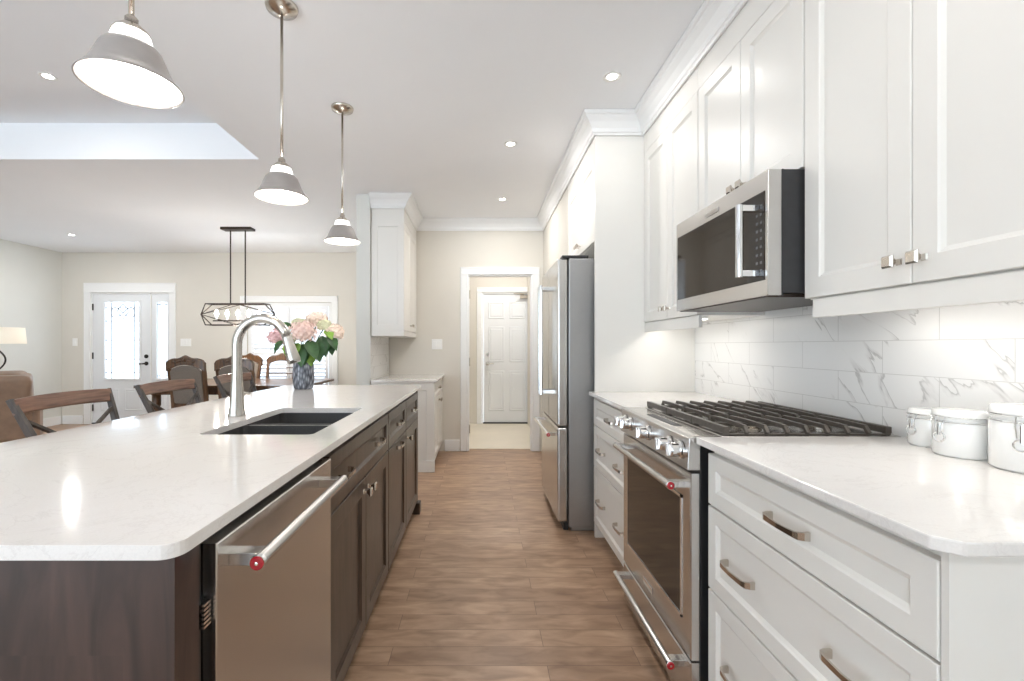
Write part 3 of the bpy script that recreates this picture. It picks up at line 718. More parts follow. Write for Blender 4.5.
def icab(label, y0, y1, false_drawer, handles, doors):
    t = thing('base_cabinet', label, 'cabinet', (-.8, (y0+y1)/2, .086))
    # open-topped carcass so the sink can hang in it
    bm = BM(); box(bm, -1.098, -1.08, y0, y1, .086, .892); box(bm, IX-.04, IX-.021, y0, y1, .086, .892)
    box(bm, -1.08, IX-.04, y0, y0+.016, .086, .892); box(bm, -1.08, IX-.04, y1-.016, y1, .086, .892); box(bm, -1.08, IX-.04, y0+.016, y1-.016, .086, .102)
    obj('cabinet_body', bm, DARKW, t)
    d = obj('drawer', shaker((IX-.02, y0+.002, .69), (0, 1, 0), (1, 0, 0), y1-y0-.004, .178, .045), DARKW, t)
    for y in handles: obj('drawer_handle', pull((IX, y, .779), (0, 1, 0), (1, 0, 0), .105), NICKEL, d)
    for (a, b, kind, ky) in doors:
        d = obj('cabinet_door', shaker((IX-.02, a+.002, .09), (0, 1, 0), (1, 0, 0), b-a-.004, .594, .06), DARKW, t)
        if kind == 'knob': obj('door_knob', knob((IX, ky, .635), (1, 0, 0)), NICKEL, d)
        else: obj('door_handle', pull((IX, ky, .655), (0, 1, 0), (1, 0, 0), .125), NICKEL, d)
icab('dark-stained sink cabinet of the island, next to the dishwasher', 1.362, 2.238, True, (1.505, 2.0), [(1.362, 1.80, 'knob', 1.765), (1.80, 2.238, 'knob', 1.835)])
icab('dark-stained island cabinet with pull-out front, between sink and end cabinets', 2.242, 2.76, False, (2.5,), [(2.242, 2.76, 'pull', 2.5)])
icab('dark-stained island end cabinet with one knobbed door, farthest down the aisle', 2.764, 3.273, False, (3.02,), [(2.764, 3.273, 'knob', 2.80)])
# countertop with sink cutout
SK = (-.915, -.543, 1.465, 2.09)
top('long white quartz island countertop with sink cutout', rrect(-1.414, -.436, IY0, IY1, .03), [rrect(*SK, .02)[::-1]])
# sink
t = thing('sink', 'charcoal composite double-bowl undermount sink in the island', 'sink', (-.73, 1.78, .68))
def bowl(x0, x1, y0, y1, zt, zb, w_=.012):
    bm = BM(); a = rrect(x0-w_, x1+w_, y0-w_, y1+w_, .03); b = rrect(x0, x1, y0, y1, .025); c_ = rrect(x0+.01, x1-.01, y0+.01, y1-.01, .03); n = len(a)
    La = [bm.verts.new((x, y, zt)) for x, y in a]; Lb = [bm.verts.new((x, y, zt)) for x, y in b]; Lc = [bm.verts.new((x, y, zb)) for x, y in c_]; Ld = [bm.verts.new((x, y, zb-.01)) for x, y in a]
    for k in range(n):
        j_ = (k+1) % n
        bm.faces.new((La[k], La[j_], Lb[j_], Lb[k])); bm.faces.new((Lb[k], Lb[j_], Lc[j_], Lc[k])); bm.faces.new((La[k], Ld[k], Ld[j_], La[j_]))
    bm.faces.new(Lc); bm.faces.new(Ld[::-1]); return bm
obj('bowl', bowl(SK[0]-.004, SK[1]+.004, SK[2]-.004, 1.755, .892, .70), SINKM, t)
obj('bowl', bowl(SK[0]-.004, SK[1]+.004, 1.80, SK[3]+.004, .892, .70), SINKM, t)
obj('divider', B(SK[0], SK[1], 1.757, 1.798, .86, .8895), DIVM, t, bev=.006)
for y in (1.61, 1.95): obj('drain', lathe(BM(), [(.045, 0), (.045, .003), (.035, .004), (.03, .001)], (-.73, y, .701), 28), CHROME, t)
# faucet
t = thing('faucet', 'tall brushed gooseneck pull-down faucet beside the island sink', 'faucet', (-.994, 1.853, .9155))
fx, fy = -.994, 1.853
obj('faucet_body', lathe(BM(), [(.034, 0), (.034, .004), (.0325, .01), (.0295, .04), (.0265, .08), (.0235, .12), (.021, .16), (.0196, .19), (.0196, .1905), (.0196, .191)], (fx, fy, .9155), 32), FAUCETM, t, smooth=True)
cx = fx+.104; cz = 1.205
pts = [(fx, fy, 1.095), (fx, fy, 1.096), (fx, fy, 1.15), (fx, fy, cz)]+[(cx-.104*math.cos(R(a)), fy, cz+.108*math.sin(R(a))) for a in range(10, 161, 10)]
obj('gooseneck', tube(BM(), pts,   .0193, 20), FAUCETM, t, smooth=True)
p = Vector(pts[-1]); dr_ = Vector((math.sin(R(20))*1.0, 0, -math.cos(R(20)))); dr_ = Vector((.30, 0, -1)).normalized()
obj('spray_head', tube(BM(), [p, p+dr_*.01, p+dr_*.015, p+dr_*.05, p+dr_*.10, p+dr_*.115], [.0185, .0192, .0195, .0215, .0265, .0245], 24), FAUCETM, t, smooth=True)
bm = tube(BM(), [(fx, fy+.02, 1.0), (fx, fy+.045, 1.0)], .014, 16); tube(bm, [(fx, fy+.045, 1.0), (fx, fy+.07, 1.0), (fx, fy+.10, .995)], [.008, .007, .006], 10)
obj('lever', bm, FAUCETM, t, smooth=False)

# dishwasher
t = thing('dishwasher', 'stainless dishwasher with towel-bar handle built into the near island end', 'dishwasher', (-.75, 1.05, 0))
DW0, DW1 = .768, 1.352; DX = -.446
obj('tub', B(-1.06, DX-.05, DW0-.018, DW1+.002, .02, .886), BLACK, t)
dd = obj('dishwasher_door', rings(BM(), (DX-.045, DW0, .10), (0, 1, 0), (0, 0, 1), (1, 0, 0), DW1-DW0, .766, [(0, 0), (0, .043), (.002, .045), (.003, .045)]), STEELV, t)
obj('kick_plate', B(DX-.08, DX-.06, DW0, DW1, .0, .095), BLACKP, t)
obj('side_trim', B(DX-.049, DX-.025, DW0-.023, DW0-.003, .1, .885), BLACK, t)
bm = BM()
for k in range(6): box(bm, DX-.024, DX-.008, DW0-.022, DW0-.004, .735+k*.0072, .739+k*.0072)
obj('vent_grille', bm, CHROME, t)
hx = DX+.056
bm = tube(BM(), [(hx, DW0+.028, .822), (hx, DW1-.06, .822)], .0125, 20)
for y in (DW0+.055, DW1-.085): box(bm, DX, hx+.002, y-.018, y+.014, .811, .833)
obj('handle', bm, STEELV, dd, bev=.001); caps(hx, DW0+.027, .822, t, dd)

# ------------------------------------------------------------------ VASE + HYDRANGEAS
VX, VY = -1.182, 3.03
v = tag(obj('vase', lathe(BM(), [(.052, 0), (.060, .008), (.068, .05), (.069, .10), (.066, .15), (.063, .172), (.058, .172), (.058, .03), (0, .028)], (VX, VY, .9155), 32, caps=False), VASEM, smooth=True), 'mottled grey ceramic vase on the island holding pink hydrangeas', 'vase')
def leaf_bm(bm, base, d, up, ln, wd):
    base, d, up = Vector(base), Vector(d).normalized(), Vector(up).normalized(); s = d.cross(up).normalized(); up = s.cross(d)
    rows = []
    for i in range(8):
        f = i/7; w_ = wd*math.sin(PI*min(1, f*1.02+.02))**.75*(1-.25*f)
        c = base+d*ln*f-up*ln*.35*f*f
        rows.append([bm.verts.new(c+s*w_*k+up*abs(k)*w_*.25) for k in (-.5, -.25, 0, .25, .5)])
    for i in range(7):
        for k in range(4): bm.faces.new((rows[i][k], rows[i][k+1], rows[i+1][k+1], rows[i+1][k]))
def hydrangea(idx, hp, rad, mat, label, leaves):
    hp = Vector(hp); base = Vector((VX+random.uniform(-.02, .02), VY+random.uniform(-.02, .02), 1.0))
    t = thing('hydrangea', label, 'flower', base, 'hydrangeas in the grey vase')
    top_ = Vector((VX+(hp.x-VX)*.25, VY+(hp.y-VY)*.25, 1.10))
    obj('stem', tube(BM(), [base, top_, top_*.4+hp*.6+Vector((0, 0, .01)), hp-Vector((0, 0, rad*.3))], .0035, 6), LEAFD, t)
    bm = BM(); n = 80
    for i in range(n):
        z = 1-1.75*(i+.5)/n; a = i*2.39996+idx; r_ = math.sqrt(max(0, 1-z*z)); nn = Vector((r_*math.cos(a), r_*math.sin(a), z))
        c = hp+Vector((nn.x*rad, nn.y*rad, nn.z*rad*.82))*random.uniform(.9, 1.08)
        nn = (nn+Vector([random.uniform(-.25, .25) for _ in range(3)])).normalized(); x, y = frame_of(nn); r0 = random.uniform(0, PI)
        for k in range(4):
            b_ = r0+k*PI/2; e = x*math.cos(b_)+y*math.sin(b_); f = nn.cross(e); pl = .0155*random.uniform(.85, 1.15)
            q = [c, c+e*pl*.55+f*pl*.48+nn*.003, c+e*pl*1.05+nn*.002, c+e*pl*.55-f*pl*.48+nn*.003]
            bm.faces.new([bm.verts.new(p_) for p_ in q])
    bmesh.ops.create_icosphere(bm, subdivisions=2, radius=rad*.78, matrix=Matrix.Translation(hp+Vector((0, 0, rad*.02))) @ Matrix.Diagonal((1, 1, .82, 1)))
    obj('bloom', bm, mat, t)
    for (off, d, ln, wd, m_) in leaves:
        bm = BM(); leaf_bm(bm, hp+Vector(off), d, (0, -.4, 1), ln, wd); obj('leaf', bm, m_, t, smooth=True)
hydrangea(0, (VX-.150, VY-.02, 1.262), .070, PETP, 'deep pink hydrangea at the far left of the bouquet', [((.05, -.02, -.05), (.5, -.4, -.6), .12, .08, LEAFD)])
hydrangea(1, (VX+.035, VY-.10, 1.290), .086, PETB, 'large blush hydrangea at the front centre of the bouquet', [((-.03, -.0, -.07), (-.1, -.6, -.5), .13, .09, LEAFL), ((.04, -.0, -.07), (.5, -.5, -.5), .13, .09, LEAFD), ((-.01, .03, -.08), (.2, -.5, -.6), .14, .10, LEAFD), ((-.08, .02, -.06), (.1, -.3, -.8), .13, .10, LEAFD), ((.09, .03, -.06), (.1, -.3, -.9), .13, .10, LEAFD), ((.03, .05, -.10), (0, -.2, -.9), .12, .10, LEAFL)])
hydrangea(2, (VX+.205, VY+.0, 1.292), .060, PETC, 'cream hydrangea at the far right of the bouquet', [((-.02, -.03, -.04), (-.2, -.5, -.7), .11, .07, LEAFD), ((-.02, 0, -.05), (.1, -.3, -.8), .10, .07, LEAFD)])
hydrangea(3, (VX+.075, VY+.04, 1.375), .068, PETC, 'cream hydrangea at the very top of the bouquet', [((.06, -.0, -.03), (1, -.2, -.1), .09, .06, LEAFD)])
hydrangea(4, (VX-.04, VY+.04, 1.345), .048, PETG, 'pale green-cream hydrangea left of the top bloom', [((-.03, -.04, -.03), (-.75, -.3, .55), .11, .085, LEAFD)])
hydrangea(5, (VX+.145, VY-.02, 1.335), .042, PETG, 'small greenish hydrangea between top and right blooms', [((.02, -.02, -.03), (.5, -.6, -.3), .10, .07, LEAFL), ((-.01, -.02, -.07), (.3, -.4, -.7), .14, .09, LEAFD), ((.03, -.02, -.06), (.6, -.3, -.6), .12, .08, LEAFD)])
hydrangea(6, (VX-.05, VY-.09, 1.245), .030, PETG, 'small bud-like hydrangea low at the front left', [((.02, -.03, -.02), (-.05, -.6, -.6), .11, .09, LEAFL), ((.07, -.02, -.04), (.2, -.5, -.75), .14, .10, LEAFD), ((-.04, 0, -.01), (-.5, -.4, -.5), .10, .08, LEAFD), ((.12, -.01, -.01), (.5, -.5, -.6), .12, .09, LEAFD)])

# ------------------------------------------------------------------ BACK LEFT COFFEE CABINETS
t = thing('base_cabinet', 'white base cabinet in the back corner beside the doorway', 'cabinet', (-.73, 4.76, 0))
bm = B(-1.05, -.462, 4.345, FY-.002, .10, .853); box(bm, -1.05, -.51, 4.36, FY-.002, 0, .10); obj('cabinet_body', bm, CAB, t)
obj('end_panel', rings(BM(), (-1.05, 4.344, 0), (1, 0, 0), (0, 0, 1), (0, -1, 0), .607, .853, [(0, 0), (0, .012), (.075, .012), (.079, .004), (.08, .004)]), CAB, t)
obj('plinth', B(-1.05, -.44, 4.322, 4.3315, 0, .11), CAB, t, bev=.003)
d = obj('drawer', shaker((-.461, 4.347, .69), (0, 1, 0), (1, 0, 0), FY-.006-4.347, .155, .045), CAB, t)
obj('drawer_handle', pull((-.441, 4.77, .77), (0, 1, 0), (1, 0, 0), .125), NICKEL, d)
for a in (4.347, 4.775):
    d = obj('cabinet_door', shaker((-.461, a, .105), (0, 1, 0), (1, 0, 0), .418, .58, .06), CAB, t)
    obj('door_knob', knob((-.441, a+.388 if a < 4.5 else a+.03, .64), (1, 0, 0)), NICKEL, d)
tag(obj('countertop', slab(BM(), rrect(-1.049, -.418, 4.32, FY-.002, 0), .855, .877), QUARTZ, bev=.002), 'small white quartz countertop in the back corner by the doorway', 'countertop')
t = thing('wall_cabinet', 'white wall cabinet hanging above the back corner counter', 'cabinet', (-.9, 4.77, 1.345))
bm = B(-1.05, -.759, 4.365, FY-.002, 1.345, H-.002); box(bm, -.759, -.738, 4.365, FY-.002, 2.403, H-.002); obj('cabinet_body', bm, CAB, t)
obj('end_panel', rings(BM(), (-1.05, 4.364, 1.345), (1, 0, 0), (0, 0, 1), (0, -1, 0), .311, 1.055, [(0, 0), (0, .012), (.055, .012), (.059, .004), (.06, .004)]), CAB, t)
obj('light_rail', B(-1.05, -.738, 4.352, FY-.002, 1.295, 1.344), CAB, t, bev=.003)
for i, a in enumerate((4.367, 4.784)):
    d = obj('cabinet_door', shaker((-.758, a, 1.349), (0, 1, 0), (1, 0, 0), .41, 1.05, .06), CAB, t)
    obj('door_knob', knob((-.738, a+.38 if i == 0 else a+.03, 1.41), (1, 0, 0)), NICKEL, d)
tag(obj('backsplash', B(-1.054, -1.0505, 4.325, FY-.001, .878, 1.294), TILE), 'strip of marble-look tile behind the back corner counter', 'backsplash')

# ------------------------------------------------------------------ PENDANTS
def pendant(label):
    t = thing('pendant_light', label, 'pendant lamp', (0, 0, 0), 'pendants in a row over the island')
    z0 = 1.828
    obj('canopy', lathe(BM(), [(.015, H-.035), (.03, H-.028), (.062, H-.016), (.066, H-.004), (.066, H-.0005)], (0, 0, 0), 32), NICKEL, t, smooth=True)
    obj('rod', tube(BM(), [(0, 0, z0+.15), (0, 0, H-.03)], .006, 12), NICKEL, t, smooth=True)
    obj('socket_cap', lathe(BM(), [(.010, z0+.168), (.014, z0+.163), (.014, z0+.150), (.020, z0+.147), (.024, z0+.143), (.036, z0+.132), (.040, z0+.125)], (0, 0, 0), 32), NICKEL, t, smooth=True)
    obj('neck_glass', lathe(BM(), [(.038, z0+.1245), (.042, z0+.112), (.044, z0+.099)], (0, 0, 0), 32), NECK, t, smooth=True)
    pr = [(.044, .0985), (.054, .094), (.063, .084), (.070, .068), (.078, .048), (.086, .030), (.097, .014), (.107, .003), (.108, 0)]
    obj('lamp_shade', lathe(BM(), [(r, z0+z) for r, z in pr]+[(.105, z0)], (0, 0, 0), 40, caps=False), PSHADE, t, smooth=True)
    obj('inner_glass', lathe(BM(), [(r-.004, z0+z) for r, z in pr[:-1]], (0, 0, 0), 40, caps=False), PLINER, t, smooth=True)
    obj('bulb', lathe(BM(), [(.012, .095), (.016, .085), (.026, .066), (.030, .048), (.027, .032), (.016, .02), (0, .016)], (0, 0, z0), 20), BULB, t, smooth=True)
    ld = bpy.data.lights.new('pendant_glow', 'POINT'); ld.energy = PEND_W; ld.color = (1, .975, .95); ld.shadow_soft_size = .06
    lo = bpy.data.objects.new('pendant_glow', ld); COL.objects.link(lo); lo.parent = t; lo.location = (0, 0, z0+.115)
    return t
p0 = pendant('nearest and largest-looking bell pendant over the island, cut by the frame top'); p0.location = (-.845, 1.10, 0)
dup(p0, (-.845, 1.93, 0), 0, 'middle bell pendant of the three over the island')
dup(p0, (-.838, 2.75, 0), 0, 'farthest bell pendant of the three, beside the white pillar')

# ------------------------------------------------------------------ RECESSED LIGHTS
def downlight(x, y, z, label, k=1):
    t = thing('recessed_light', label, 'ceiling light', (x, y, z), 'recessed ceiling lights')
    obj('trim_ring', lathe(BM(), [(.048, -.001), (.048, -.004), (.042, -.005), (.028, -.003), (.027, -.001)], (x, y, z), 32, caps=False), PLATE, t, smooth=True)
    obj('lens', lathe(BM(), [(.027, -.0008), (.027, -.0025)], (x, y, z), 32), LAMPE, t)
    ld = bpy.data.lights.new('downlight', 'AREA'); ld.shape = 'DISK'; ld.size = .08; ld.energy = LAMP_W*k; ld.color = (1, .975, .95)
    lo = bpy.data.objects.new('downlight', ld); COL.objects.link(lo); lo.parent = t; lo.location = (0, 0, -.012)
    return t
downlight(.70, 2.43, H, 'recessed ceiling light nearest the microwave cabinets', .2)
downlight(.21, 3.24, H, 'recessed ceiling light over the middle of the aisle')
downlight(.21, 4.46, H, 'recessed ceiling light closest to the hallway doorway')
downlight(-5.3, 5.89, H, 'recessed ceiling light in front of the entry door', 1.2)
downlight(-2.76, 2.9, TZ, 'recessed light inside the raised ceiling tray', .35)
downlight(.45, .6, H, 'recessed ceiling light over the near end of the aisle', .6)
downlight(.3, -1.2, H, 'recessed ceiling light behind the viewpoint')
downlight(.3, 6.1, H, 'added unseen ceiling light brightening the mudroom beyond the doorway', 1.9)  # no fixture in view; added to brighten the mudroom

def led_bar(x0, x1, y0, y1, z, e, label):
    t = thing('under_cabinet_light', label, 'light', ((x0+x1)/2, (y0+y1)/2, z))
    obj('housing', B(x0, x1, y0, y1, z, z+.011), PLATE, t); obj('lens', B(x0+.004, x1-.004, y0+.004, y1-.004, z-.003, z-.0005), NECK, t)
    ld = bpy.data.lights.new('led_glow', 'AREA'); ld.shape = 'RECTANGLE'; ld.size = x1-x0; ld.size_y = y1-y0; ld.energy = e; ld.color = (1, .96, .9)
    lo = bpy.data.objects.new('led_glow', ld); COL.objects.link(lo); lo.parent = t; lo.location = (0, 0, -.005)
led_bar(1.08, 1.11, .80, 1.36, 1.333, .4, 'slim light bar under the wall cabinet above the canisters')
led_bar(1.08, 1.11, 2.22, 2.78, 1.333, .35, 'slim light bar under the wall cabinet beside the fridge panel')
led_bar(-.83, -.80, 4.45, 5.1, 1.333, 1.8, 'slim light bar under the back corner wall cabinet')

# ------------------------------------------------------------------ CHANDELIER
CX, CY = -2.965, 5.55
t = thing('chandelier', 'black geometric cage linear chandelier hanging over the dining table', 'chandelier', (CX, CY, 1.45))
obj('canopy', B(CX-.185, CX+.185, CY-.06, CY+.06, H-.03, H-.0005), BRONZE, t, bev=.004)
obj('rod', tube(BM(), [(CX-.09, CY, 1.70), (CX-.09, CY, H-.03)], .008, 8), BRONZE, t); obj('rod', tube(BM(), [(CX+.09, CY, 1.70), (CX+.09, CY, H-.03)], .008, 8), BRONZE, t)
bm = BM(); r_ = .007
T = [(CX+sx*.355, CY+sy*.07, 1.71) for sx in (-1, 1) for sy in (-1, 1)]; Bo = [(CX+sx*.355, CY+sy*.07, 1.455) for sx in (-1, 1) for sy in (-1, 1)]
tips = [(CX-.45, CY, 1.585), (CX+.45, CY, 1.585)]
for Q in (T, Bo):
    for a, b in ((0, 1), (2, 3), (0, 2), (1, 3)): tube(bm, [Q[a], Q[b]], r_, 6)
for s, tp in enumerate(tips):
    for k in (0, 1): tube(bm, [tp, T[s*2+k]], r_, 6); tube(bm, [tp, Bo[s*2+k]], r_, 6)
for sy in (-1, 1):
    for s, tp in enumerate(tips):
        tube(bm, [tp, (CX, CY+sy*.07, 1.71)], .004, 6); tube(bm, [tp, (CX, CY+sy*.07, 1.455)], .004, 6)
tube(bm, [(CX-.09, CY, 1.705), (CX+.09, CY, 1.705)], .006, 6)
for x in (CX-.09, CX+.09): tube(bm, [(x, CY-.07, 1.71), (x, CY+.07, 1.71)], .006, 6)
obj('cage', bm, BRONZE, t)
obj('lamp_bar', B(CX-.30, CX+.30, CY-.012, CY+.012, 1.50, 1.515), BRONZE, t)
for k in range(5):
    x = CX-.26+k*.13
    s = obj('candle_socket', lathe(BM(), [(.012, 1.5155), (.012, 1.555)], (x, CY, 0), 12), PLATE, t)
    obj('bulb', lathe(BM(), [(.008, 1.556), (.02, 1.575), (.022, 1.60), (.012, 1.63), (0, 1.645)], (x, CY, 0), 14), BULB, s, smooth=True)
ld = bpy.data.lights.new('chandelier_glow', 'POINT'); ld.energy = 20; ld.color = (1, .95, .88); ld.shadow_soft_size = .12
lo = bpy.data.objects.new('chandelier_glow', ld); COL.objects.link(lo); lo.parent = t; lo.location = (0, 0, -.06)

# ------------------------------------------------------------------ BAR STOOLS (face +X)
def stool(label):
    t = thing('bar_stool', label, 'stool', (0, 0, 0), 'cross-back stools along the island')
    # seat
    obj('seat', slab(BM(), rrect(-.0, .39, -.21, .21, .05), .62, .655), STOOLW, t, bev=.008)
    obj('apron', B(.02, .37, -.19, .19, .565, .619), STOOLG, t, bev=.003)
    for sy in (-1, 1):
        obj('leg', strip(BM(), [(.36, sy*.18, .565), (.385, sy*.205, 0)], (0, 1, 0), .034, .034), STOOLG, t, bev=.003)
        # back stile continues from floor to top, leaning back
        obj('back_post', strip(BM(), [(-.01, sy*.19, 0), (.005, sy*.178, .35), (.0, sy*.172, .62), (-.05, sy*.192, .83), (-.118, sy*.222, 1.0)], (0, 1, 0), [.03, .028, .026, .021, .018], [.034, .034, .034, .028, .022]), STOOLG, t, bev=.003)
        bm = BM()
        strip(bm, [(-.080, sy*.200, .915), (-.070, sy*.12, .865), (-.058, sy*.03, .81), (-.048, -sy*.04, .765), (-.03, -sy*.11, .725), (-.016, -sy*.165, .70)], (.9, 0, .25), .014, .014)
        if sy > 0:
            for v_ in bm.verts: v_.co.x += .0
        obj('cross_brace', bm, STOOLG, t, bev=.002)
    pts = []
    for k in range(13):
        f = -1+2*k/12; pts.append((-.105-.022*(1-f*f), f*.222, .970+.006*(1-f*f)))
    obj('top_rail', strip(BM(), pts, (-.28, 0, 1), .060, .022), STOOLW, t, bev=.004)
    obj('lower_rail', strip(BM(), [(-.018, -.17, .695), (-.018, .17, .695)], (-.2, 0, 1), .03, .02), STOOLG, t, bev=.003)
    bm = BM()
    for sy in (-1, 1): tube(bm, [(.0, sy*.178, .27), (.375, sy*.195, .27)], .011, 8)
    tube(bm, [(.376, -.2, .2), (.376, .2, .2)], .012, 8); tube(bm, [(0, -.178, .32), (0, .178, .32)], .011, 8)
    obj('footrest', bm, STOOLG, t)
    return t
s0 = stool('cross-back wooden bar stool nearest the camera at the left frame edge'); s0.location = (-1.635, 1.915, 0)
dup(s0, (-1.635, 2.54, 0), 0, 'middle cross-back bar stool, in front of the dining chairs')
dup(s0, (-1.635, 3.22, 0), 0, 'farthest cross-back bar stool, behind the faucet')

# ------------------------------------------------------------------ DINING SET
t = thing('dining_table', 'dark wood dining table under the cage chandelier', 'table', (CX, 5.55, 0))
obj('tabletop', slab(BM(), rrect(-3.85, -1.95, 5.0, 6.1, .06), .735, .765), CHAIRW, t, bev=.006)
obj('apron', B(-3.72, -2.08, 5.12, 5.98, .65, .7345), CHAIRW, t, bev=.004)
for x in (-3.68, -2.12):
    for y in (5.16, 5.94): obj('leg', lathe(BM(), [(.025, 0), (.03, .03), (.022, .06), (.035, .25), (.05, .42), (.03, .5), (.045, .53), (.045, .65)], (x, y, 0), 16), CHAIRW, t, smooth=True)
def dchair(fab, label, group, openback=False):
    """faces +Y; back at y = 0"""
    t = thing('dining_chair', label, 'chair', (0, 0, 0), group)
    obj('seat', slab(BM(), rrect(-.23, .23, .0, .46, .05), .42, .49), fab, t, bev=.02, seg=3)
    obj('seat_rail', slab(BM(), rrect(-.225, .225, .005, .455, .04), .36, .4195), CHAIRW, t, bev=.005)
    for sx in (-1, 1):
        obj('front_leg', tube(BM(), [(sx*.2, .42, .36), (sx*.215, .445, .25), (sx*.2, .43, .1), (sx*.205, .445, 0)], [.032, .03, .018, .024], 12), CHAIRW, t, smooth=True)
        obj('back_post', strip(BM(), [(sx*.20, -.03, 0), (sx*.20, .005, .4), (sx*.205, -.01, .65), (sx*.213, -.05, .9), (sx*.212, -.075, 1.01)], (1, 0, 0), [.035, .045, .045, .04, .042], .035), CHAIRW, t, bev=.005)
    # carved arched crest
    bm = BM(); prev = None; n = 24
    for k in range(n+1):
        f = -1+2*k/n; x = f*.236; zt = 1.045+.045*math.cos(f*PI/2)+.014*math.cos(f*PI*2.5)*(1-abs(f)); zb = .955+.045*math.cos(f*PI/2)-.02*abs(f)**3; y = -.07-.012*(1-f*f)
        if abs(f) > .95: zt -= .018
        q = [bm.verts.new((x, y-.02, zb)), bm.verts.new((x, y-.023, zt-.01)), bm.verts.new((x, y, zt)), bm.verts.new((x, y+.02, zt-.01)), bm.verts.new((x, y+.017, zb))]
        if prev:
            for j_ in range(5): bm.faces.new((prev[j_], prev[(j_+1) % 5], q[(j_+1) % 5], q[j_]))
        else: bm.faces.new(q)
        prev = q
    bm.faces.new(prev); cr = obj('crest_rail', bm, CHAIRW, t, bev=.002)
    bm = BM()
    for sx in (-1, 1):
        tube(bm, [(sx*(.03+.10*k/8), -.106-.004*math.sin(k), 1.035+.012*math.sin(k*.9)) for k in range(9)], [.004+.004*math.sin(PI*k/8) for k in range(9)], 6)
    lathe(bm, [(.02, 0), (.014, -.008), (0, -.012)], (0, -.102, 1.05), 12, 'y'); obj('carving', bm, CHAIRW, cr, smooth=True)
    obj('lower_back_rail', strip(BM(), [(-.19, -.0, .56), (.19, -.0, .56)], (0, 0, 1), .05, .025), CHAIRW, t, bev=.004)
    if not openback:
        bm = BM()
        P = [(-.183, .588), (.183, .588), (.19, .93)]+[(.19*f, .952+.045*math.cos(f*PI/2)) for f in (.8, .5, .2, -.2, -.5, -.8)]+[(-.19, .93)]
        for yo in (-.016, .016):
            bm.faces.new([bm.verts.new((x, -.005-(z-.588)*.19+yo, z)) for x, z in P])
        bm.verts.ensure_lookup_table(); n = len(P)
        for k in range(n): bm.faces.new((bm.verts[k], bm.verts[(k+1) % n], bm.verts[n+(k+1) % n], bm.verts[n+k]))
        obj('back_panel', bm, fab, t, bev=.006)
    else:
        bm = BM()
        for z in (.66, .74, .82, .90): strip(bm, [(-.185, -.005-(z-.588)*.19, z), (.185, -.005-(z-.588)*.19, z)], (0, 0, 1), .012, .012)
        obj('back_slats', bm, CHAIRW, t)
    return t
g = 'dining chairs around the dark table'
def X_at(px, y): return (px-481)*y/455
c1 = dchair(TAUPE, 'dining chair with taupe back, leftmost at the near side of the table', g); c1.location = (X_at(188.5, 4.85), 4.88, 0)
dup(c1, (X_at(236.5, 4.85), 4.88, 0), 0, 'dining chair with taupe back at the near side, partly behind the faucet')
c3 = dchair(CREAMF, 'open-slatted dining chair in front of the shuttered window, left of the vase', g, True); c3.location = (X_at(279, 6.2), 6.22, 0); c3.rotation_euler.z = PI
c4_ = dup(c1, (X_at(241, 6.1), 6.22, 0), PI-.25, 'dining chair across the table, seen just right of the faucet')

for o_ in bpy.data.objects:
    if o_.type == 'EMPTY' and o_.get('category') == 'chair': o_.scale = (.86, 1, 1)

# ------------------------------------------------------------------ LIVING CORNER
def soft(name, par, x0, x1, y0, y1, z0, z1, m, rot=0, bev=.06, label=None):
    bm = B(-(x1-x0)/2, (x1-x0)/2, -(y1-y0)/2, (y1-y0)/2, -(z1-z0)/2, (z1-z0)/2)
    bmesh.ops.bevel(bm, geom=bm.edges[:], offset=bev, segments=4, profile=.6, affect='EDGES')
    bmesh.ops.subdivide_edges(bm, edges=bm.edges[:], cuts=1, use_grid_fill=True)
    for v_ in bm.verts:
        v_.co += v_.co.normalized()*.012*math.sin(v_.co.x*23+v_.co.z*17)*math.sin(v_.co.y*19+1)
    bmesh.ops.rotate(bm, verts=bm.verts[:], cent=(0, 0, 0), matrix=Matrix.Rotation(rot, 3, 'X'))
    bmesh.ops.translate(bm, verts=bm.verts[:], vec=((x0+x1)/2, (y0+y1)/2, (z0+z1)/2))
    return obj(name, bm, m, par, smooth=True, sub=1, label=label)
t = thing('armchair', 'brown leather recliner armchair at the left frame edge', 'armchair', (-4.45, 4.4, 0))
obj('base', B(-4.82, -4.15, 4.05, 4.6, .0, .2), LEATHER, t, bev=.02)
soft('seat_cushion', t, -4.80, -4.24, 4.12, 4.66, .22, .5, LEATHER)
soft('armrest', t, -4.27, -4.05, 3.97, 4.62, .12, .66, LEATHER); soft('armrest', t, -4.98, -4.78, 3.97, 4.62, .12, .66, LEATHER)
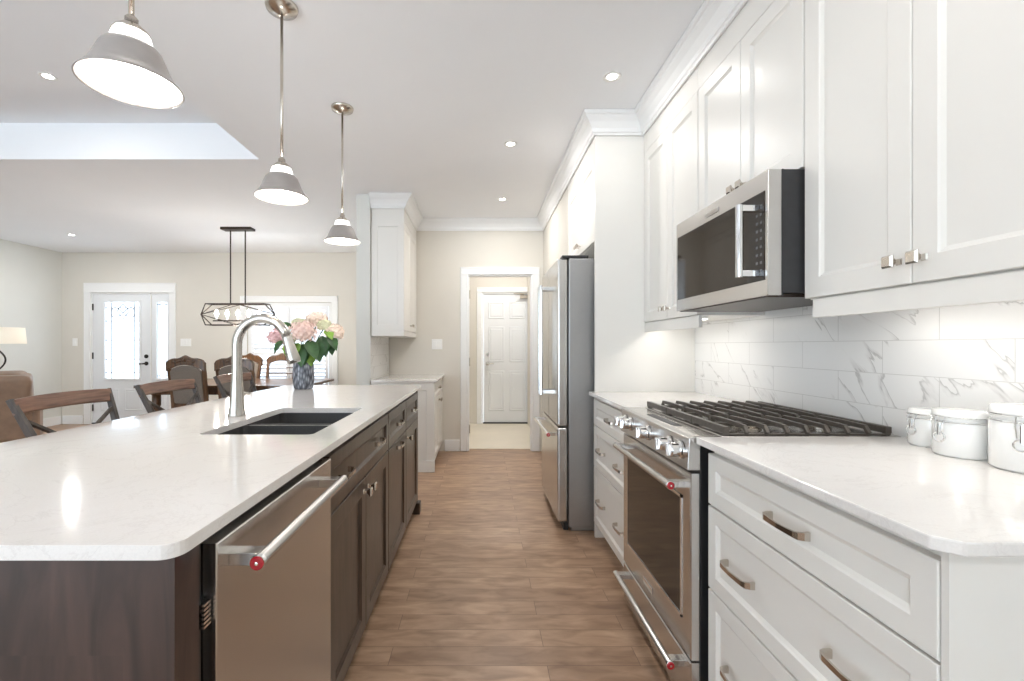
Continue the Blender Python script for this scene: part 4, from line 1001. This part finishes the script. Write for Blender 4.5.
soft('backrest', t, -4.80, -4.10, 3.93, 4.20, .35, .95, LEATHER, .12); soft('head_cushion', t, -4.72, -4.14, 4.02, 4.26, .66, .965, LEATHER, .1)
c = soft('cushion', None, -4.42, -4.18, 3.80, 3.90, .70, .95, CUSH, .1, .04) if False else None
t.location = (-4.575, 4.17, 0); t.rotation_euler.z = R(42)
t = thing('side_table', 'small round table carrying the lamp behind the recliner', 'table', (-5.24, 4.9, 0))
obj('table_top', lathe(BM(), [(.26, .56), (.27, .565), (.27, .58), (.265, .585)], (-5.24, 4.9, 0), 32), CHAIRW, t)
obj('pedestal', lathe(BM(), [(.18, 0), (.18, .02), (.03, .05), (.03, .5), (.08, .5599)], (-5.24, 4.9, 0), 24), CHAIRW, t, smooth=False)
t = thing('table_lamp', 'table lamp with white drum shade and looped dark iron base', 'lamp', (-5.24, 4.9, .5855)); lx, ly = -5.14, 4.9
OFF = Vector((-5.24, 4.9, .5855)); lx = -5.24
obj('lamp_foot', lathe(BM(), [(.08, 0), (.08, .012), (.02, .02)], (lx, ly, .5855), 24), HANDM, t)
bm = tube(BM(), [(lx, ly, .60), (lx, ly, .93)], .010, 8); tube(bm, [(lx, ly, 1.17), (lx, ly, 1.30)], .009, 8)
for s_ in (-1, 1): tube(bm, [(lx+s_*(.004+.115*math.sin(PI*k/24)**.8), ly, .925+.25*k/24) for k in range(25)], .008, 8)
lathe(bm, [(.02, 1.165), (.02, 1.20), (.03, 1.205), (.03, 1.215)], (lx, ly, 0), 12)
obj('iron_base', bm, HANDM, t)
obj('lamp_shade', lathe(BM(), [(.25, 1.225), (.235, 1.40), (.232, 1.40), (.247, 1.225)], (lx, ly, 0), 40, caps=False), FABRIC, t, smooth=True)
obj('bulb', lathe(BM(), [(.01, 1.30), (.03, 1.33), (.02, 1.36), (0, 1.37)], (lx, ly, 0), 14), BULB, t, smooth=True)
tag(obj('doormat', B(-5.85, -5.15, 6.3, 6.8, .0005, .012), MAT), 'charcoal doormat on the floor inside the entry door', 'doormat')
